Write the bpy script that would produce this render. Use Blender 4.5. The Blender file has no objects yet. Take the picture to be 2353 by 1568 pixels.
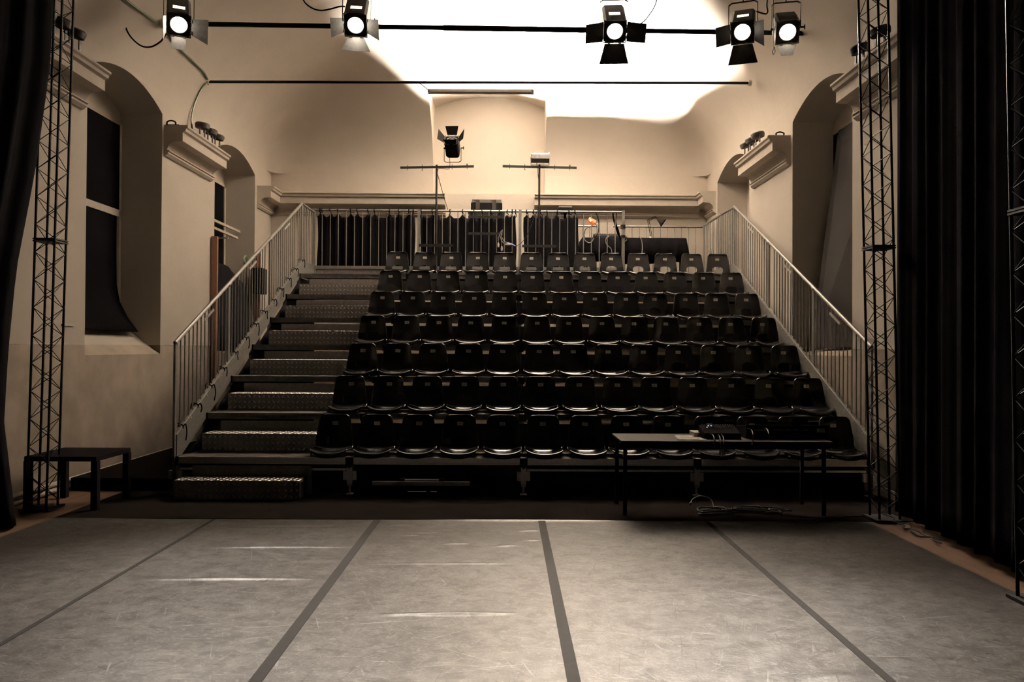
import bpy, bmesh, math, random
from mathutils import Vector, Matrix, Euler
random.seed(7)
PI = math.pi
C = bpy.context.scene.collection
R = math.radians

# ------------------------------------------------------------ camera, world, exposure
FPX = 1757.0
cam_data = bpy.data.cameras.new('camera')
cam_data.sensor_width = 36.0
cam_data.lens = FPX / 2353.0 * 36.0
cam_data.clip_start = 0.05
cam_data.clip_end = 100
cam = bpy.data.objects.new('camera', cam_data)
C.objects.link(cam)
CAM_R = (Matrix.Rotation(-math.atan(11.5 / FPX), 3, 'Z') @ Matrix.Rotation(PI / 2 + math.atan(16 / FPX), 3, 'X')
         @ Matrix.Rotation(R(0.33), 3, 'Z'))
CAM_P = Vector((0, 0, 1.7))
cam.matrix_world = Matrix.Translation(CAM_P) @ CAM_R.to_4x4()
S = bpy.context.scene
S.camera = cam
S.view_settings.view_transform = 'Standard'
S.view_settings.look = 'None'
S.view_settings.exposure = 0.58
S.view_settings.gamma = 1.0
S.view_settings.use_curve_mapping = False
S.cycles.max_bounces = 8
S.cycles.diffuse_bounces = 5
S.cycles.glossy_bounces = 4
S.cycles.sample_clamp_indirect = 6.0
wd = bpy.data.worlds.new('world')
S.world = wd
wd.use_nodes = True
wd.node_tree.nodes['Background'].inputs[0].default_value = (0.01, 0.008, 0.007, 1)
wd.node_tree.nodes['Background'].inputs[1].default_value = 0.0
FLOOD_W = 13500.0
STAGE_W = 4200.0
WARM = (1.0, 0.91, 0.79)
WARM_STAGE = (1.0, 0.88, 0.75)

# ------------------------------------------------------------ helpers
def at(px, py, Y):
    """point of the place seen at photo pixel px,py at distance Y down the hall"""
    d = CAM_R @ Vector(((px - 1176.5) / FPX, -(py - 784) / FPX, -1.0))
    return CAM_P + d * (Y / d.y)

def at_x(px, py, X):
    d = CAM_R @ Vector(((px - 1176.5) / FPX, -(py - 784) / FPX, -1.0))
    return CAM_P + d * (X / d.x)

class MB:
    def __init__(self, M=None):
        self.v, self.f, self.m = [], [], []
        self.M = M
    def add(self, vs, fs, mi=0):
        b = len(self.v)
        for p in vs:
            p = Vector(p)
            self.v.append(self.M @ p if self.M is not None else p)
        for f in fs:
            self.f.append([b + i for i in f]); self.m.append(mi)
        return self
    def quad(self, a, b, c, d, mi=0):
        return self.add([a, b, c, d], [(0, 1, 2, 3)], mi)
    def box(self, x0, x1, y0, y1, z0, z1, mi=0, T=None):
        vs = [Vector((x, y, z)) for z in (z0, z1) for y in (y0, y1) for x in (x0, x1)]
        if T is not None: vs = [T @ p for p in vs]
        return self.add(vs, [(0, 2, 3, 1), (4, 5, 7, 6), (0, 1, 5, 4), (2, 6, 7, 3), (0, 4, 6, 2), (1, 3, 7, 5)], mi)
    def bar(self, p, q, w, h=None, mi=0, up=(0, 0, 1)):
        """rectangular bar from p to q, w across, h along 'up'"""
        h = w if h is None else h
        p, q = Vector(p), Vector(q); d = (q - p).normalized(); u = Vector(up)
        s = d.cross(u)
        if s.length < 1e-4: s = d.cross(Vector((1, 0, 0)))
        s.normalize(); u = s.cross(d).normalized()
        vs = [e + s * (a * w / 2) + u * (b * h / 2) for e in (p, q) for a, b in ((-1, -1), (1, -1), (1, 1), (-1, 1))]
        return self.add(vs, [(3, 2, 1, 0), (4, 5, 6, 7), (0, 1, 5, 4), (1, 2, 6, 5), (2, 3, 7, 6), (3, 0, 4, 7)], mi)
    def tube(self, pts, r, n=8, mi=0, closed=False, caps=True):
        pts = [Vector(p) for p in pts]; N = len(pts)
        if N < 2: return self
        rings = []; prev = None
        for i, p in enumerate(pts):
            if closed: t = pts[(i + 1) % N] - pts[i - 1]
            else: t = pts[min(i + 1, N - 1)] - pts[max(i - 1, 0)]
            t = t.normalized() if t.length > 1e-9 else Vector((0, 0, 1))
            if prev is None:
                a = Vector((0, 0, 1)) if abs(t.z) < 0.9 else Vector((1, 0, 0))
                s = t.cross(a).normalized()
            else:
                s = prev - t * prev.dot(t)
                s = s.normalized() if s.length > 1e-6 else t.orthogonal().normalized()
            prev = s; u = t.cross(s)
            rr = r[i] if isinstance(r, (list, tuple)) else r
            rings.append([p + (s * math.cos(2 * PI * k / n) + u * math.sin(2 * PI * k / n)) * rr for k in range(n)])
        vs = [p for ring in rings for p in ring]; fs = []
        for i in range(N if closed else N - 1):
            j = (i + 1) % N
            for k in range(n):
                l = (k + 1) % n
                fs.append((i * n + k, i * n + l, j * n + l, j * n + k))
        if not closed and caps:
            fs.append(tuple(range(n - 1, -1, -1))); fs.append(tuple((N - 1) * n + k for k in range(n)))
        return self.add(vs, fs, mi)
    def cyl(self, p, q, r, r2=None, n=16, mi=0):
        return self.tube([p, q], [r, r if r2 is None else r2], n, mi)
    def lathe(self, prof, o=(0, 0, 0), ax=(0, 0, 1), n=20, mi=0):
        """prof: (radius, height) along ax from o"""
        o = Vector(o); a = Vector(ax).normalized(); s = a.orthogonal().normalized(); u = a.cross(s)
        vs = [o + a * h + (s * math.cos(2 * PI * k / n) + u * math.sin(2 * PI * k / n)) * r for r, h in prof for k in range(n)]
        fs = [(i * n + k, i * n + (k + 1) % n, (i + 1) * n + (k + 1) % n, (i + 1) * n + k) for i in range(len(prof) - 1) for k in range(n)]
        fs.append(tuple(range(n - 1, -1, -1))); fs.append(tuple((len(prof) - 1) * n + k for k in range(n)))
        return self.add(vs, fs, mi)
    def prism(self, poly, fn, a, b, mi=0):
        """poly in 2D, fn(u, v, w) -> point, extruded w from a to b"""
        n = len(poly)
        vs = [fn(u, v, a) for u, v in poly] + [fn(u, v, b) for u, v in poly]
        fs = [tuple(range(n - 1, -1, -1)), tuple(range(n, 2 * n))] + [(i, (i + 1) % n, n + (i + 1) % n, n + i) for i in range(n)]
        return self.add(vs, fs, mi)
    def grid(self, rows, mi=0):
        n = len(rows[0]); vs = [p for r in rows for p in r]
        fs = [(i * n + j, i * n + j + 1, (i + 1) * n + j + 1, (i + 1) * n + j) for i in range(len(rows) - 1) for j in range(n - 1)]
        return self.add(vs, fs, mi)
    def build(self, name, mats, parent=None, smooth=True, origin=None, bevel=0, solid=0, ang=35):
        me = bpy.data.meshes.new(name)
        o0 = Vector(origin) if origin is not None else Vector((0, 0, 0))
        me.from_pydata([p - o0 for p in self.v], [], self.f)
        if not isinstance(mats, (list, tuple)): mats = [mats]
        for m in mats: me.materials.append(m)
        me.polygons.foreach_set('material_index', self.m)
        me.update()
        if smooth:
            me.polygons.foreach_set('use_smooth', [True] * len(me.polygons))
            me.set_sharp_from_angle(angle=R(ang))
        o = bpy.data.objects.new(name, me); C.objects.link(o)
        if origin is not None: o.location = o0
        if parent is not None: o.parent = parent
        if solid:
            md = o.modifiers.new('solid', 'SOLIDIFY'); md.thickness = solid; md.offset = 0
        if bevel:
            md = o.modifiers.new('bevel', 'BEVEL'); md.width = bevel; md.segments = 2; md.limit_method = 'ANGLE'
        return o

def tag(o, label, cat, group=None):
    o['label'] = label; o['category'] = cat
    if group: o['group'] = group
    return o
def thing(name, label, cat, loc=(0, 0, 0), group=None, rz=0):
    o = bpy.data.objects.new(name, None); C.objects.link(o); o.empty_display_size = 0.1
    o.location = loc; o.rotation_euler = (0, 0, rz)
    return tag(o, label, cat, group)
def struct(o):
    o['kind'] = 'structure'; return o
def rooted(mb, root):
    """use world-space vertices under an Empty that only has a location"""
    mb.v = [p - root.location for p in mb.v]; return mb

def bez(pts, n=8):
    """Catmull-Rom through pts"""
    P = [Vector(p) for p in pts]; P = [P[0] * 2 - P[1]] + P + [P[-1] * 2 - P[-2]]; out = []
    for i in range(1, len(P) - 2):
        for k in range(n):
            t = k / n; a, b, c, d = P[i - 1], P[i], P[i + 1], P[i + 2]
            out.append(0.5 * ((2 * b) + (c - a) * t + (2 * a - 5 * b + 4 * c - d) * t * t + (3 * b - a - 3 * c + d) * t ** 3))
    out.append(P[-2]); return out

# ------------------------------------------------------------ materials
def mat(name, col, rough=0.6, metal=0.0, var=0.0, scale=6.0, bump=0.0, bscale=40.0, spec=0.5, stretch=None, col2=None, emit=None, es=0):
    m = bpy.data.materials.new(name); m.use_nodes = True
    nt = m.node_tree; b = nt.nodes['Principled BSDF']; L = nt.links.new
    b.inputs['Base Color'].default_value = (*col, 1)
    b.inputs['Roughness'].default_value = rough
    b.inputs['Metallic'].default_value = metal
    b.inputs['Specular IOR Level'].default_value = spec
    tc = nt.nodes.new('ShaderNodeTexCoord'); src = tc.outputs['Object']
    if stretch:
        mp = nt.nodes.new('ShaderNodeMapping'); mp.inputs['Scale'].default_value = stretch
        L(src, mp.inputs[0]); src = mp.outputs[0]
    if var or col2:
        n = nt.nodes.new('ShaderNodeTexNoise'); n.inputs['Scale'].default_value = scale; n.inputs['Detail'].default_value = 6
        L(src, n.inputs['Vector'])
        r = nt.nodes.new('ShaderNodeValToRGB'); r.color_ramp.elements[0].position = 0.3; r.color_ramp.elements[1].position = 0.7
        c2 = col2 or tuple(min(1, c * (1 + var)) for c in col)
        c1 = col if col2 else tuple(c * (1 - var) for c in col)
        r.color_ramp.elements[0].color = (*c1, 1); r.color_ramp.elements[1].color = (*c2, 1)
        L(n.outputs['Fac'], r.inputs[0]); L(r.outputs[0], b.inputs['Base Color'])
    if bump:
        n2 = nt.nodes.new('ShaderNodeTexNoise'); n2.inputs['Scale'].default_value = bscale; n2.inputs['Detail'].default_value = 5
        L(src, n2.inputs['Vector'])
        bp = nt.nodes.new('ShaderNodeBump'); bp.inputs['Strength'].default_value = bump; bp.inputs['Distance'].default_value = 0.01
        L(n2.outputs['Fac'], bp.inputs['Height']); L(bp.outputs[0], b.inputs['Normal'])
    if emit:
        b.inputs['Emission Color'].default_value = (*emit, 1); b.inputs['Emission Strength'].default_value = es
    return m

M_PLASTER = mat('plaster', (0.60, 0.535, 0.465), 0.9, var=0.05, scale=1.3, bump=0.35, bscale=9, spec=0.2)
# the walls: plaster, painted browner, and darker still for the shade low down, below 1.71 m
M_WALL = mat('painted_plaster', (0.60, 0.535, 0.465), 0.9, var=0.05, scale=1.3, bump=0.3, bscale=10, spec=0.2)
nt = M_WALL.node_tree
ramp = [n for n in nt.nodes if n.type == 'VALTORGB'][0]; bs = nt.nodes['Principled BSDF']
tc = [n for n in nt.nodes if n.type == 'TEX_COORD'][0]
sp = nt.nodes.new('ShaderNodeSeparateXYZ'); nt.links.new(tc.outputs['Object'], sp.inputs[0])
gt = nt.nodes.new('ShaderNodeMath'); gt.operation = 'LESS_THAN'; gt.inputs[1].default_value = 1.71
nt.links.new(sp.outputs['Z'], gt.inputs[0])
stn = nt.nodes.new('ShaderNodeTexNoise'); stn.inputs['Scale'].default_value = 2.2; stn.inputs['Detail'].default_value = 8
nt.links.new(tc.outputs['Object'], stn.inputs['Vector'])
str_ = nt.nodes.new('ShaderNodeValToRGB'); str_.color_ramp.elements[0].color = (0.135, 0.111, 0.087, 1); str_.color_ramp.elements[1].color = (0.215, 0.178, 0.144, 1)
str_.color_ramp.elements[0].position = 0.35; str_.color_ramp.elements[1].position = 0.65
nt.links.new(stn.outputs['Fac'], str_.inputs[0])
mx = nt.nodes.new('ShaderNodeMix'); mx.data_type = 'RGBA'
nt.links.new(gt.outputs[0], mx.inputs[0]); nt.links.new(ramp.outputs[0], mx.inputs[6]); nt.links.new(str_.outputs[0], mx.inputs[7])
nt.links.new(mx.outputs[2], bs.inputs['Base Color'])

M_STUCCO = mat('cornice_stucco', (0.56, 0.495, 0.425), 0.85, var=0.06, scale=8, spec=0.2)
M_BLACKCLOTH = mat('black_cloth', (0.0032, 0.003, 0.0034), 0.95, var=0.2, scale=3, bump=0.2, bscale=200, spec=0.0)
M_BLIND = mat('blackout_cloth', (0.0014, 0.0013, 0.0015), 0.95, var=0.2, scale=3, spec=0.0)
M_BLACKMETAL = mat('black_metal', (0.0045, 0.004, 0.0037), 0.6, 0.0, var=0.25, scale=20, spec=0.06)
M_DARKLAMP = mat('matt_black_lamp', (0.0035, 0.003, 0.0028), 0.8, var=0.2, spec=0.0)
M_LAMPBLACK = mat('lamp_black', (0.014, 0.012, 0.0105), 0.6, 0.0, var=0.2, scale=14, spec=0.08)
M_PLASTIC = mat('black_plastic', (0.008, 0.0075, 0.0075), 0.25, var=0.1, scale=30, bump=0.05, bscale=600, spec=0.13)
M_STICKER = mat('sticker_paper', (0.55, 0.49, 0.42), 0.7, var=0.08, scale=80)
M_INK = mat('ink', (0.02, 0.02, 0.02), 0.7)
M_GALV = mat('galvanised_steel', (0.19, 0.18, 0.165), 0.42, 0.5, var=0.18, scale=25)
M_GALVDARK = mat('weathered_steel', (0.10, 0.093, 0.085), 0.5, 0.4, var=0.3, scale=18)
M_ALU = mat('aluminium', (0.55, 0.515, 0.475), 0.45, 0.15, var=0.12, scale=30)
M_POLISHED = mat('bright_aluminium', (0.66, 0.62, 0.57), 0.3, 0.9, var=0.12, scale=30)
M_PLY = mat('dark_plywood', (0.014, 0.012, 0.011), 0.9, var=0.3, scale=5, spec=0.03)
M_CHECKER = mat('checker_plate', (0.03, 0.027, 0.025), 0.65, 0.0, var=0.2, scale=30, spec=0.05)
M_CHECKFRONT = mat('checker_plate_front', (0.22, 0.20, 0.182), 0.6, 0.0, var=0.2, scale=30, spec=0.2)  # same plate as the treads, lightened to stand in for stage light
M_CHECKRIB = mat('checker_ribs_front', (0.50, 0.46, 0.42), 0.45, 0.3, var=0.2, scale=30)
M_DIAMOND = mat('dimmed_tread_ribs', (0.11, 0.102, 0.094), 0.36, 0.9, var=0.15, scale=40)  # tread ribs darkened to hold down the light from above
M_BLACKPAINT = mat('black_laminate', (0.004, 0.0036, 0.0038), 0.55, var=0.2, scale=10, spec=0.0)
M_KNOB = mat('dark_knob', (0.03, 0.028, 0.026), 0.6, spec=0.1)
M_LID = mat('grey_lid', (0.009, 0.0085, 0.008), 0.6, var=0.1, spec=0.0)
M_DESK = mat('dark_table_top', (0.007, 0.0056, 0.0046), 0.6, var=0.3, scale=5, stretch=(1, 14, 1), spec=0.015)
M_CARPET = mat('dark_carpet', (0.0036, 0.0029, 0.0026), 0.97, var=0.3, scale=4, bump=0.3, bscale=250, spec=0.0)
M_WOOD = mat('plank_floor', (0.045, 0.025, 0.0145), 0.7, var=0.35, scale=3, stretch=(6, 0.6, 1), spec=0.1)
M_BROWNWOOD = mat('brown_wood', (0.12, 0.048, 0.024), 0.6, var=0.25, scale=4, stretch=(8, 8, 0.6))
M_WHITEFRAME = mat('white_paint', (0.62, 0.55, 0.46), 0.6, var=0.08, scale=10)
M_TAPE = mat('dark_tape', (0.004, 0.0036, 0.0033), 0.75, var=0.3, scale=30, spec=0.03)
M_CABLE = mat('black_cable', (0.004, 0.0037, 0.0037), 0.6, spec=0.06)
M_GREENCABLE = mat('green_cable', (0.035, 0.055, 0.022), 0.5)
M_GREYCABLE = mat('grey_cable', (0.12, 0.112, 0.10), 0.5, spec=0.3)
M_GREYCLOTH = mat('grey_panel', (0.011, 0.0101, 0.0096), 0.95, var=0.12, scale=2, spec=0.0)
M_PAPER = mat('white_paper', (0.80, 0.74, 0.68), 0.8)
M_GREYPLASTIC = mat('grey_plastic', (0.22, 0.20, 0.18), 0.5, var=0.1)
M_GLASS = mat('lamp_glass', (0.5, 0.5, 0.48), 0.12, 0.6)
M_FLAP = mat('lamplit_flap_paint', (0.13, 0.12, 0.11), 0.55, var=0.2, scale=25)  # lighter colour standing in for lamp light on the barn doors
M_LENS = mat('lit_lens', (0.9, 0.85, 0.75), 0.2, emit=(1.0, 0.87, 0.70), es=26)
M_LENS_HOT = mat('lit_lens_hot', (0.9, 0.85, 0.75), 0.2, emit=(1.0, 0.87, 0.70), es=60)
M_VENT = mat('lit_vent', (0.9, 0.8, 0.65), 0.4, emit=(1.0, 0.78, 0.52), es=3.2)
M_FLOODTUBE = mat('lit_tube', (0.9, 0.85, 0.75), 0.3, emit=(1.0, 0.87, 0.70), es=30)
M_REFLECT = mat('bright_reflector', (0.75, 0.72, 0.68), 0.3, 0.9)
M_ORANGE = mat('lit_orange_shade', (0.30, 0.06, 0.012), 0.6, emit=(1.0, 0.20, 0.04), es=0.35)
M_BULB = mat('lit_bulb', (1, 0.8, 0.6), 0.4, emit=(1.0, 0.75, 0.5), es=8)
M_BLUELED = mat('blue_led', (0.05, 0.1, 0.8), 0.4, emit=(0.15, 0.3, 1.0), es=4)
M_REDLED = mat('red_led', (0.8, 0.05, 0.03), 0.4, emit=(1.0, 0.12, 0.08), es=4)
M_BLUEPLUG = mat('blue_plug', (0.05, 0.09, 0.25), 0.5)
M_LEAF = mat('green_tape', (0.06, 0.10, 0.05), 0.6)

# scuffed vinyl of the dance mat
M_MAT = mat('scuffed_vinyl', (0.0155, 0.0141, 0.0130), 0.41, var=0.25, scale=7, bump=0.10, bscale=60, spec=0.075)
nt = M_MAT.node_tree; L = nt.links.new; bs = nt.nodes['Principled BSDF']
ramp = [n for n in nt.nodes if n.type == 'VALTORGB'][0]; tc = [n for n in nt.nodes if n.type == 'TEX_COORD'][0]
last = ramp.outputs[0]
def scratch(angle, sx, sy, lo, hi, colour, amount):
    global last
    m0 = nt.nodes.new('ShaderNodeMapping'); m0.inputs['Rotation'].default_value = (0, 0, R(angle)); L(tc.outputs['Object'], m0.inputs[0])
    mp = nt.nodes.new('ShaderNodeMapping'); mp.inputs['Scale'].default_value = (sx, sy, 1); mp.inputs['Location'].default_value = (angle * 1.7, angle * .9, 0)
    L(m0.outputs[0], mp.inputs[0])
    n = nt.nodes.new('ShaderNodeTexNoise'); n.inputs['Scale'].default_value = 1.0; n.inputs['Detail'].default_value = 3; n.inputs['Distortion'].default_value = 0.6
    L(mp.outputs[0], n.inputs['Vector'])
    r = nt.nodes.new('ShaderNodeValToRGB'); r.color_ramp.elements[0].position = lo; r.color_ramp.elements[1].position = hi
    r.color_ramp.elements[0].color = (0, 0, 0, 1); r.color_ramp.elements[1].color = (amount, amount, amount, 1)
    L(n.outputs['Fac'], r.inputs[0])
    m = nt.nodes.new('ShaderNodeMix'); m.data_type = 'RGBA'; L(r.outputs[0], m.inputs[0]); L(last, m.inputs[6]); m.inputs[7].default_value = (*colour, 1)
    last = m.outputs[2]
LT, DK = (0.040, 0.037, 0.034), (0.0065, 0.006, 0.0056)
for a, sx, sy, lo, hi, c, am in ((0, 9, 12, 0.46, 0.72, (0.0075, 0.0068, 0.0062), 0.75), (30, 2.5, 3.5, 0.50, 0.72, (0.0085, 0.0077, 0.007), 0.6), (50, 28, 36, 0.55, 0.74, (0.028, 0.0255, 0.0235), 0.6), (80, 60, 80, 0.5, 0.75, (0.008, 0.0072, 0.0066), 0.6),
                                 (15, 3.2, 90, 0.665, 0.71, LT, 0.5), (-38, 3.6, 100, 0.67, 0.72, LT, 0.5), (70, 3.4, 90, 0.67, 0.72, LT, 0.45), (-70, 4, 110, 0.67, 0.72, LT, 0.45), (2, 2.6, 80, 0.67, 0.72, LT, 0.5), (-12, 1.0, 60, 0.69, 0.73, LT, 0.6), (33, 1.0, 60, 0.70, 0.74, LT, 0.6),
                                 (100, 2.6, 70, 0.65, 0.71, DK, 0.7), (40, 3, 80, 0.65, 0.71, DK, 0.7), (-20, 2.6, 75, 0.65, 0.71, DK, 0.7)):
    scratch(a, sx, sy, lo, hi, c, am)
L(last, bs.inputs['Base Color'])
# scuffs are glossier or duller than the vinyl around them
bw = nt.nodes.new('ShaderNodeRGBToBW'); L(last, bw.inputs[0])
ml = nt.nodes.new('ShaderNodeMath'); ml.operation = 'MULTIPLY'; ml.inputs[1].default_value = 4.4; L(bw.outputs[0], ml.inputs[0])
L(ml.outputs[0], bs.inputs['Specular IOR Level'])

# glyphs for the seat stickers
GLYPH = {}
for ch in 'ABCDEFG0123456789':
    cu = bpy.data.curves.new('glyph', 'FONT'); cu.body = ch; cu.size = 1.0
    ob = bpy.data.objects.new('glyph', cu); C.objects.link(ob)
    dg = bpy.context.evaluated_depsgraph_get(); ev = ob.evaluated_get(dg); me = ev.to_mesh()
    vs = [(v.co.x, v.co.y) for v in me.vertices]; fs = [tuple(p.vertices) for p in me.polygons]
    x0 = min(v[0] for v in vs); x1 = max(v[0] for v in vs)
    GLYPH[ch] = ([(x - x0, y) for x, y in vs], fs, x1 - x0)
    ev.to_mesh_clear(); bpy.data.objects.remove(ob); bpy.data.curves.remove(cu)
# ------------------------------------------------------------ the hall
XL, XR, YB, YF = -5.2, 4.4, 16.8, -3.0
SPRING, RISE, HW = 5.5, 2.25, 4.8
XC = (XL + XR) / 2
NX0, NX1, NZ0, NZS, NZT, NYB = -1.645, 0.81, 5.09, 7.10, 7.35, 17.15     # recess in the back wall
def prof(t):
    t = max(0.0, min(HW, t)); return SPRING + RISE * math.sqrt(max(0.0, 1 - (1 - t / HW) ** 2))
def smin(a, b, k=0.45):
    h = max(k - abs(a - b), 0) / k; return min(a, b) - h * h * k * 0.25
def vault(x, y):
    tx = min(x - XL, XR - x); ty = YB - y
    return prof(smin(tx, ty))
def niche_z(x):
    u = (x - (NX0 + NX1) / 2) / ((NX1 - NX0) / 2); return NZT - (NZT - NZS) * u * u
def niche_y(x):
    z = niche_z(x); return YB - HW * (1 - math.sqrt(1 - ((z - SPRING) / RISE) ** 2))

th = [i * PI / 2 / 30 for i in range(31)]
ts = [HW * (1 - math.cos(a)) for a in th]
xs_all = sorted(set([XL + t for t in ts] + [XR - t for t in ts] + [NX0, NX1]))
ys_all = [YF, 0, 4, 8] + sorted(YB - t for t in ts)
mb = MB()
xsl = [x for x in xs_all if x <= NX0 + 1e-6]; xsr = [x for x in xs_all if x >= NX1 - 1e-6]
for xs in (xsl, xsr):
    mb.grid([[(x, y, vault(x, y)) for x in xs] for y in ys_all])
nx = [NX0 + (NX1 - NX0) * i / 24 for i in range(25)]
rows = []
for j in range(61):
    row = []
    for x in nx:
        yi = niche_y(x); y = YF + (8 - YF) * j / 6 if j <= 6 else 8 + (yi - 8) * (j - 6) / 54
        row.append((x, y, vault(x, y)))
    rows.append(row)
mb.grid(rows)
mb.grid([[(x, niche_y(x), niche_z(x)) for x in nx], [(x, NYB, niche_z(x)) for x in nx]])
struct(mb.build('ceiling', M_PLASTER, ang=60))

def side_wall(name, X, s, niches, paint, yb0=YF):
    """s: +1 when the wall's outside lies towards +x"""
    mb = MB(); D = 0.63; top = SPRING; y = yb0
    for (a, b, sill, sillb, spr, cr) in niches:
        mb.quad((X, y, 0), (X, a, 0), (X, a, top), (X, y, top))
        N = 16; arc = []
        for i in range(N + 1):
            yy = a + (b - a) * i / N; u = 2 * i / N - 1; arc.append((yy, spr + (cr - spr) * (1 - u * u)))
        mb.quad((X, a, 0), (X, b, 0), (X, b, sill), (X, a, sill))
        mb.grid([[(X, yy, zz) for yy, zz in arc], [(X, yy, top) for yy, zz in arc]])
        xo = X + s * D
        mb.grid([[(X, yy, zz) for yy, zz in arc], [(xo, yy, zz) for yy, zz in arc]])
        mb.quad((X, a, sill), (X, b, sill), (xo, b, sillb), (xo, a, sillb))
        for yy in (a, b):
            mb.add([(X, yy, sill), (xo, yy, sillb), (xo, yy, spr), (X, yy, spr)], [(0, 1, 2, 3)])
        mb.add([(xo, yy, zz) for yy, zz in arc] + [(xo, b, sillb), (xo, a, sillb)], [tuple(range(N + 3))])
        y = b
    mb.quad((X, y, 0), (X, YB, 0), (X, YB, top), (X, y, top))
    return struct(mb.build(name, paint, smooth=True, ang=40))
LN = [(9.45, 11.5, 1.58, 2.05, 5.19, 5.45), (13.57, 15.73, 1.58, 2.05, 5.22, 5.49)]
RN = [(9.72, 11.77, 1.62, 1.75, 5.22, 5.48), (13.88, 16.0, 1.62, 2.05, 5.2, 5.47)]
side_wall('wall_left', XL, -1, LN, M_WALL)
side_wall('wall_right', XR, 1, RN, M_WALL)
mb = MB()
mb.quad((XL, YB, 0), (XR, YB, 0), (XR, YB, NZ0), (XL, YB, NZ0))
mb.quad((XL, YB, NZ0), (NX0, YB, NZ0), (NX0, YB, SPRING), (XL, YB, SPRING))
mb.quad((NX1, YB, NZ0), (XR, YB, NZ0), (XR, YB, SPRING), (NX1, YB, SPRING))
mb.quad((NX0, YB, NZ0), (NX1, YB, NZ0), (NX1, NYB, NZ0), (NX0, NYB, NZ0))
mb.add([(x, NYB, niche_z(x)) for x in nx] + [(NX1, NYB, NZ0), (NX0, NYB, NZ0)], [tuple(range(27))])
for x in (NX0, NX1):
    yi = niche_y(x); yy = [yi + (YB - yi) * (1 - (1 - i / 30) ** 2) for i in range(31)]
    mb.grid([[(x, y, min(NZS, vault(x, y))) for y in yy], [(x, y, NZS) for y in yy]])
    mb.quad((x, YB, NZ0), (x, NYB, NZ0), (x, NYB, NZS), (x, YB, NZS))
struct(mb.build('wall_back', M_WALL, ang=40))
mb = MB(); N = 24
top = [(XL + (XR - XL) * i / N, vault(XL + (XR - XL) * i / N, YF)) for i in range(N + 1)]
mb.add([(x, YF, z) for x, z in top] + [(XR, YF, 0), (XL, YF, 0)], [tuple(range(N + 3))])
struct(mb.build('wall_front', M_BLACKCLOTH))
mb = MB().quad((XL, YF, 0), (XR, YF, 0), (XR, YB, 0), (XL, YB, 0))
struct(mb.build('floor', M_WOOD))

struct(MB().box(XL + .3, XR - .3, YF + .05, 6.9, 5.93, 5.96).build('trim_9', M_BLACKCLOTH))   # unseen black cloth, added over the stage to cut bounce light

# cornices: profile (out from wall, height)
CP = [(0, 5.04), (.345, 5.04), (.36, 5.03), (.36, 5.005), (.335, 4.985), (.325, 4.95), (.305, 4.945), (.285, 4.93), (.285, 4.80), (.15, 4.79), (.115, 4.77), (.075, 4.73), (.055, 4.68),
      (.05, 4.665), (.085, 4.66), (.09, 4.645), (.065, 4.635), (.07, 4.61), (.045, 4.59), (.03, 4.575), (0, 4.57)]
CP_SMALL = [(o, z) for o, z in CP]
tn = 0
def cornice(pts_fn, a, b):
    global tn
    tn += 1
    mb = MB().prism(CP, pts_fn, a, b)
    return struct(mb.build('trim_%d' % tn, M_STUCCO, ang=25))
cornice(lambda o, z, w: (XL + o, w, z), 7.35, 9.32)
cornice(lambda o, z, w: (XL + o, w, z), 11.55, 13.36)
cornice(lambda o, z, w: (XL + o, w, z), 15.86, YB)
cornice(lambda o, z, w: (XR - o, w, z), 7.6, 9.55)
cornice(lambda o, z, w: (XR - o, w, z), 11.85, 13.62)
cornice(lambda o, z, w: (XR - o, w, z), 16.08, YB)
cornice(lambda o, z, w: (w, YB - o, z), XL + .2, -1.36)
cornice(lambda o, z, w: (w, YB - o, z), 0.58, XR - .2)
# skirting pipes along the left wall, plain board on the right
mb = MB()
for z, r in ((.115, .028), (.045, .028)):
    mb.tube([(XL + .05, y, z) for y in (YF, 5, YB)], r, 8)
struct(mb.build('baseboard_left', M_STUCCO))
struct(MB().box(XR - .02, XR, YF, YB, 0, .1).build('baseboard_right', M_STUCCO))

# window_1: blacked-out window in the near recess of the left wall (white mullion, black blinds)
XO = XL - .63
w1 = struct(bpy.data.objects.new('window_1', None)); C.objects.link(w1)
mb = MB()
mb.box(XO, XO + .05, 9.5, 11.45, 3.62, 3.72)
mb.box(XO, XO + .06, 9.8, 9.86, 2.05, 3.66)
mb.box(XO, XO + .05, 11.40, 11.46, 2.05, 5.0)
mb.build('window_frame', M_WHITEFRAME, w1)
MB().box(XO + .02, XO + .045, 9.5, 11.42, 3.72, 4.98).build('upper_blind', M_BLIND, w1)
mb = MB()
prof_b = [(XO + .03, 3.62), (XO + .03, 3.0), (XO + .04, 2.6), (XO + .09, 2.35), (XO + .2, 2.12), (XO + .3, 1.99), (XO + .36, 1.905)]
mb.grid([[(x, y + (0.06 * math.sin(5 * y) if z < 2.3 else 0), z + 0.0) for y in [9.86 + i * 1.5 / 12 for i in range(13)]] for x, z in prof_b])
mb.build('lower_blind', M_BLIND, w1, solid=0.006)
MB().box(XO + .06, XO + .09, 9.81, 9.85, 2.95, 3.1).box(XO + .09, XO + .13, 9.82, 9.84, 2.98, 3.0).build('window_handle', M_BLACKMETAL, w1)
# window_2: far recess of the left wall
w2 = struct(bpy.data.objects.new('window_2', None)); C.objects.link(w2)
MB().box(XO + .01, XO + .03, 13.62, 15.62, 2.1, 4.95).build('blind', M_BLIND, w2)
MB().box(XO, XO + .05, 15.62, 15.69, 2.05, 5.0).box(XO, XO + .05, 13.6, 15.69, 4.95, 5.0).build('window_frame', M_WHITEFRAME, w2)
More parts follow.
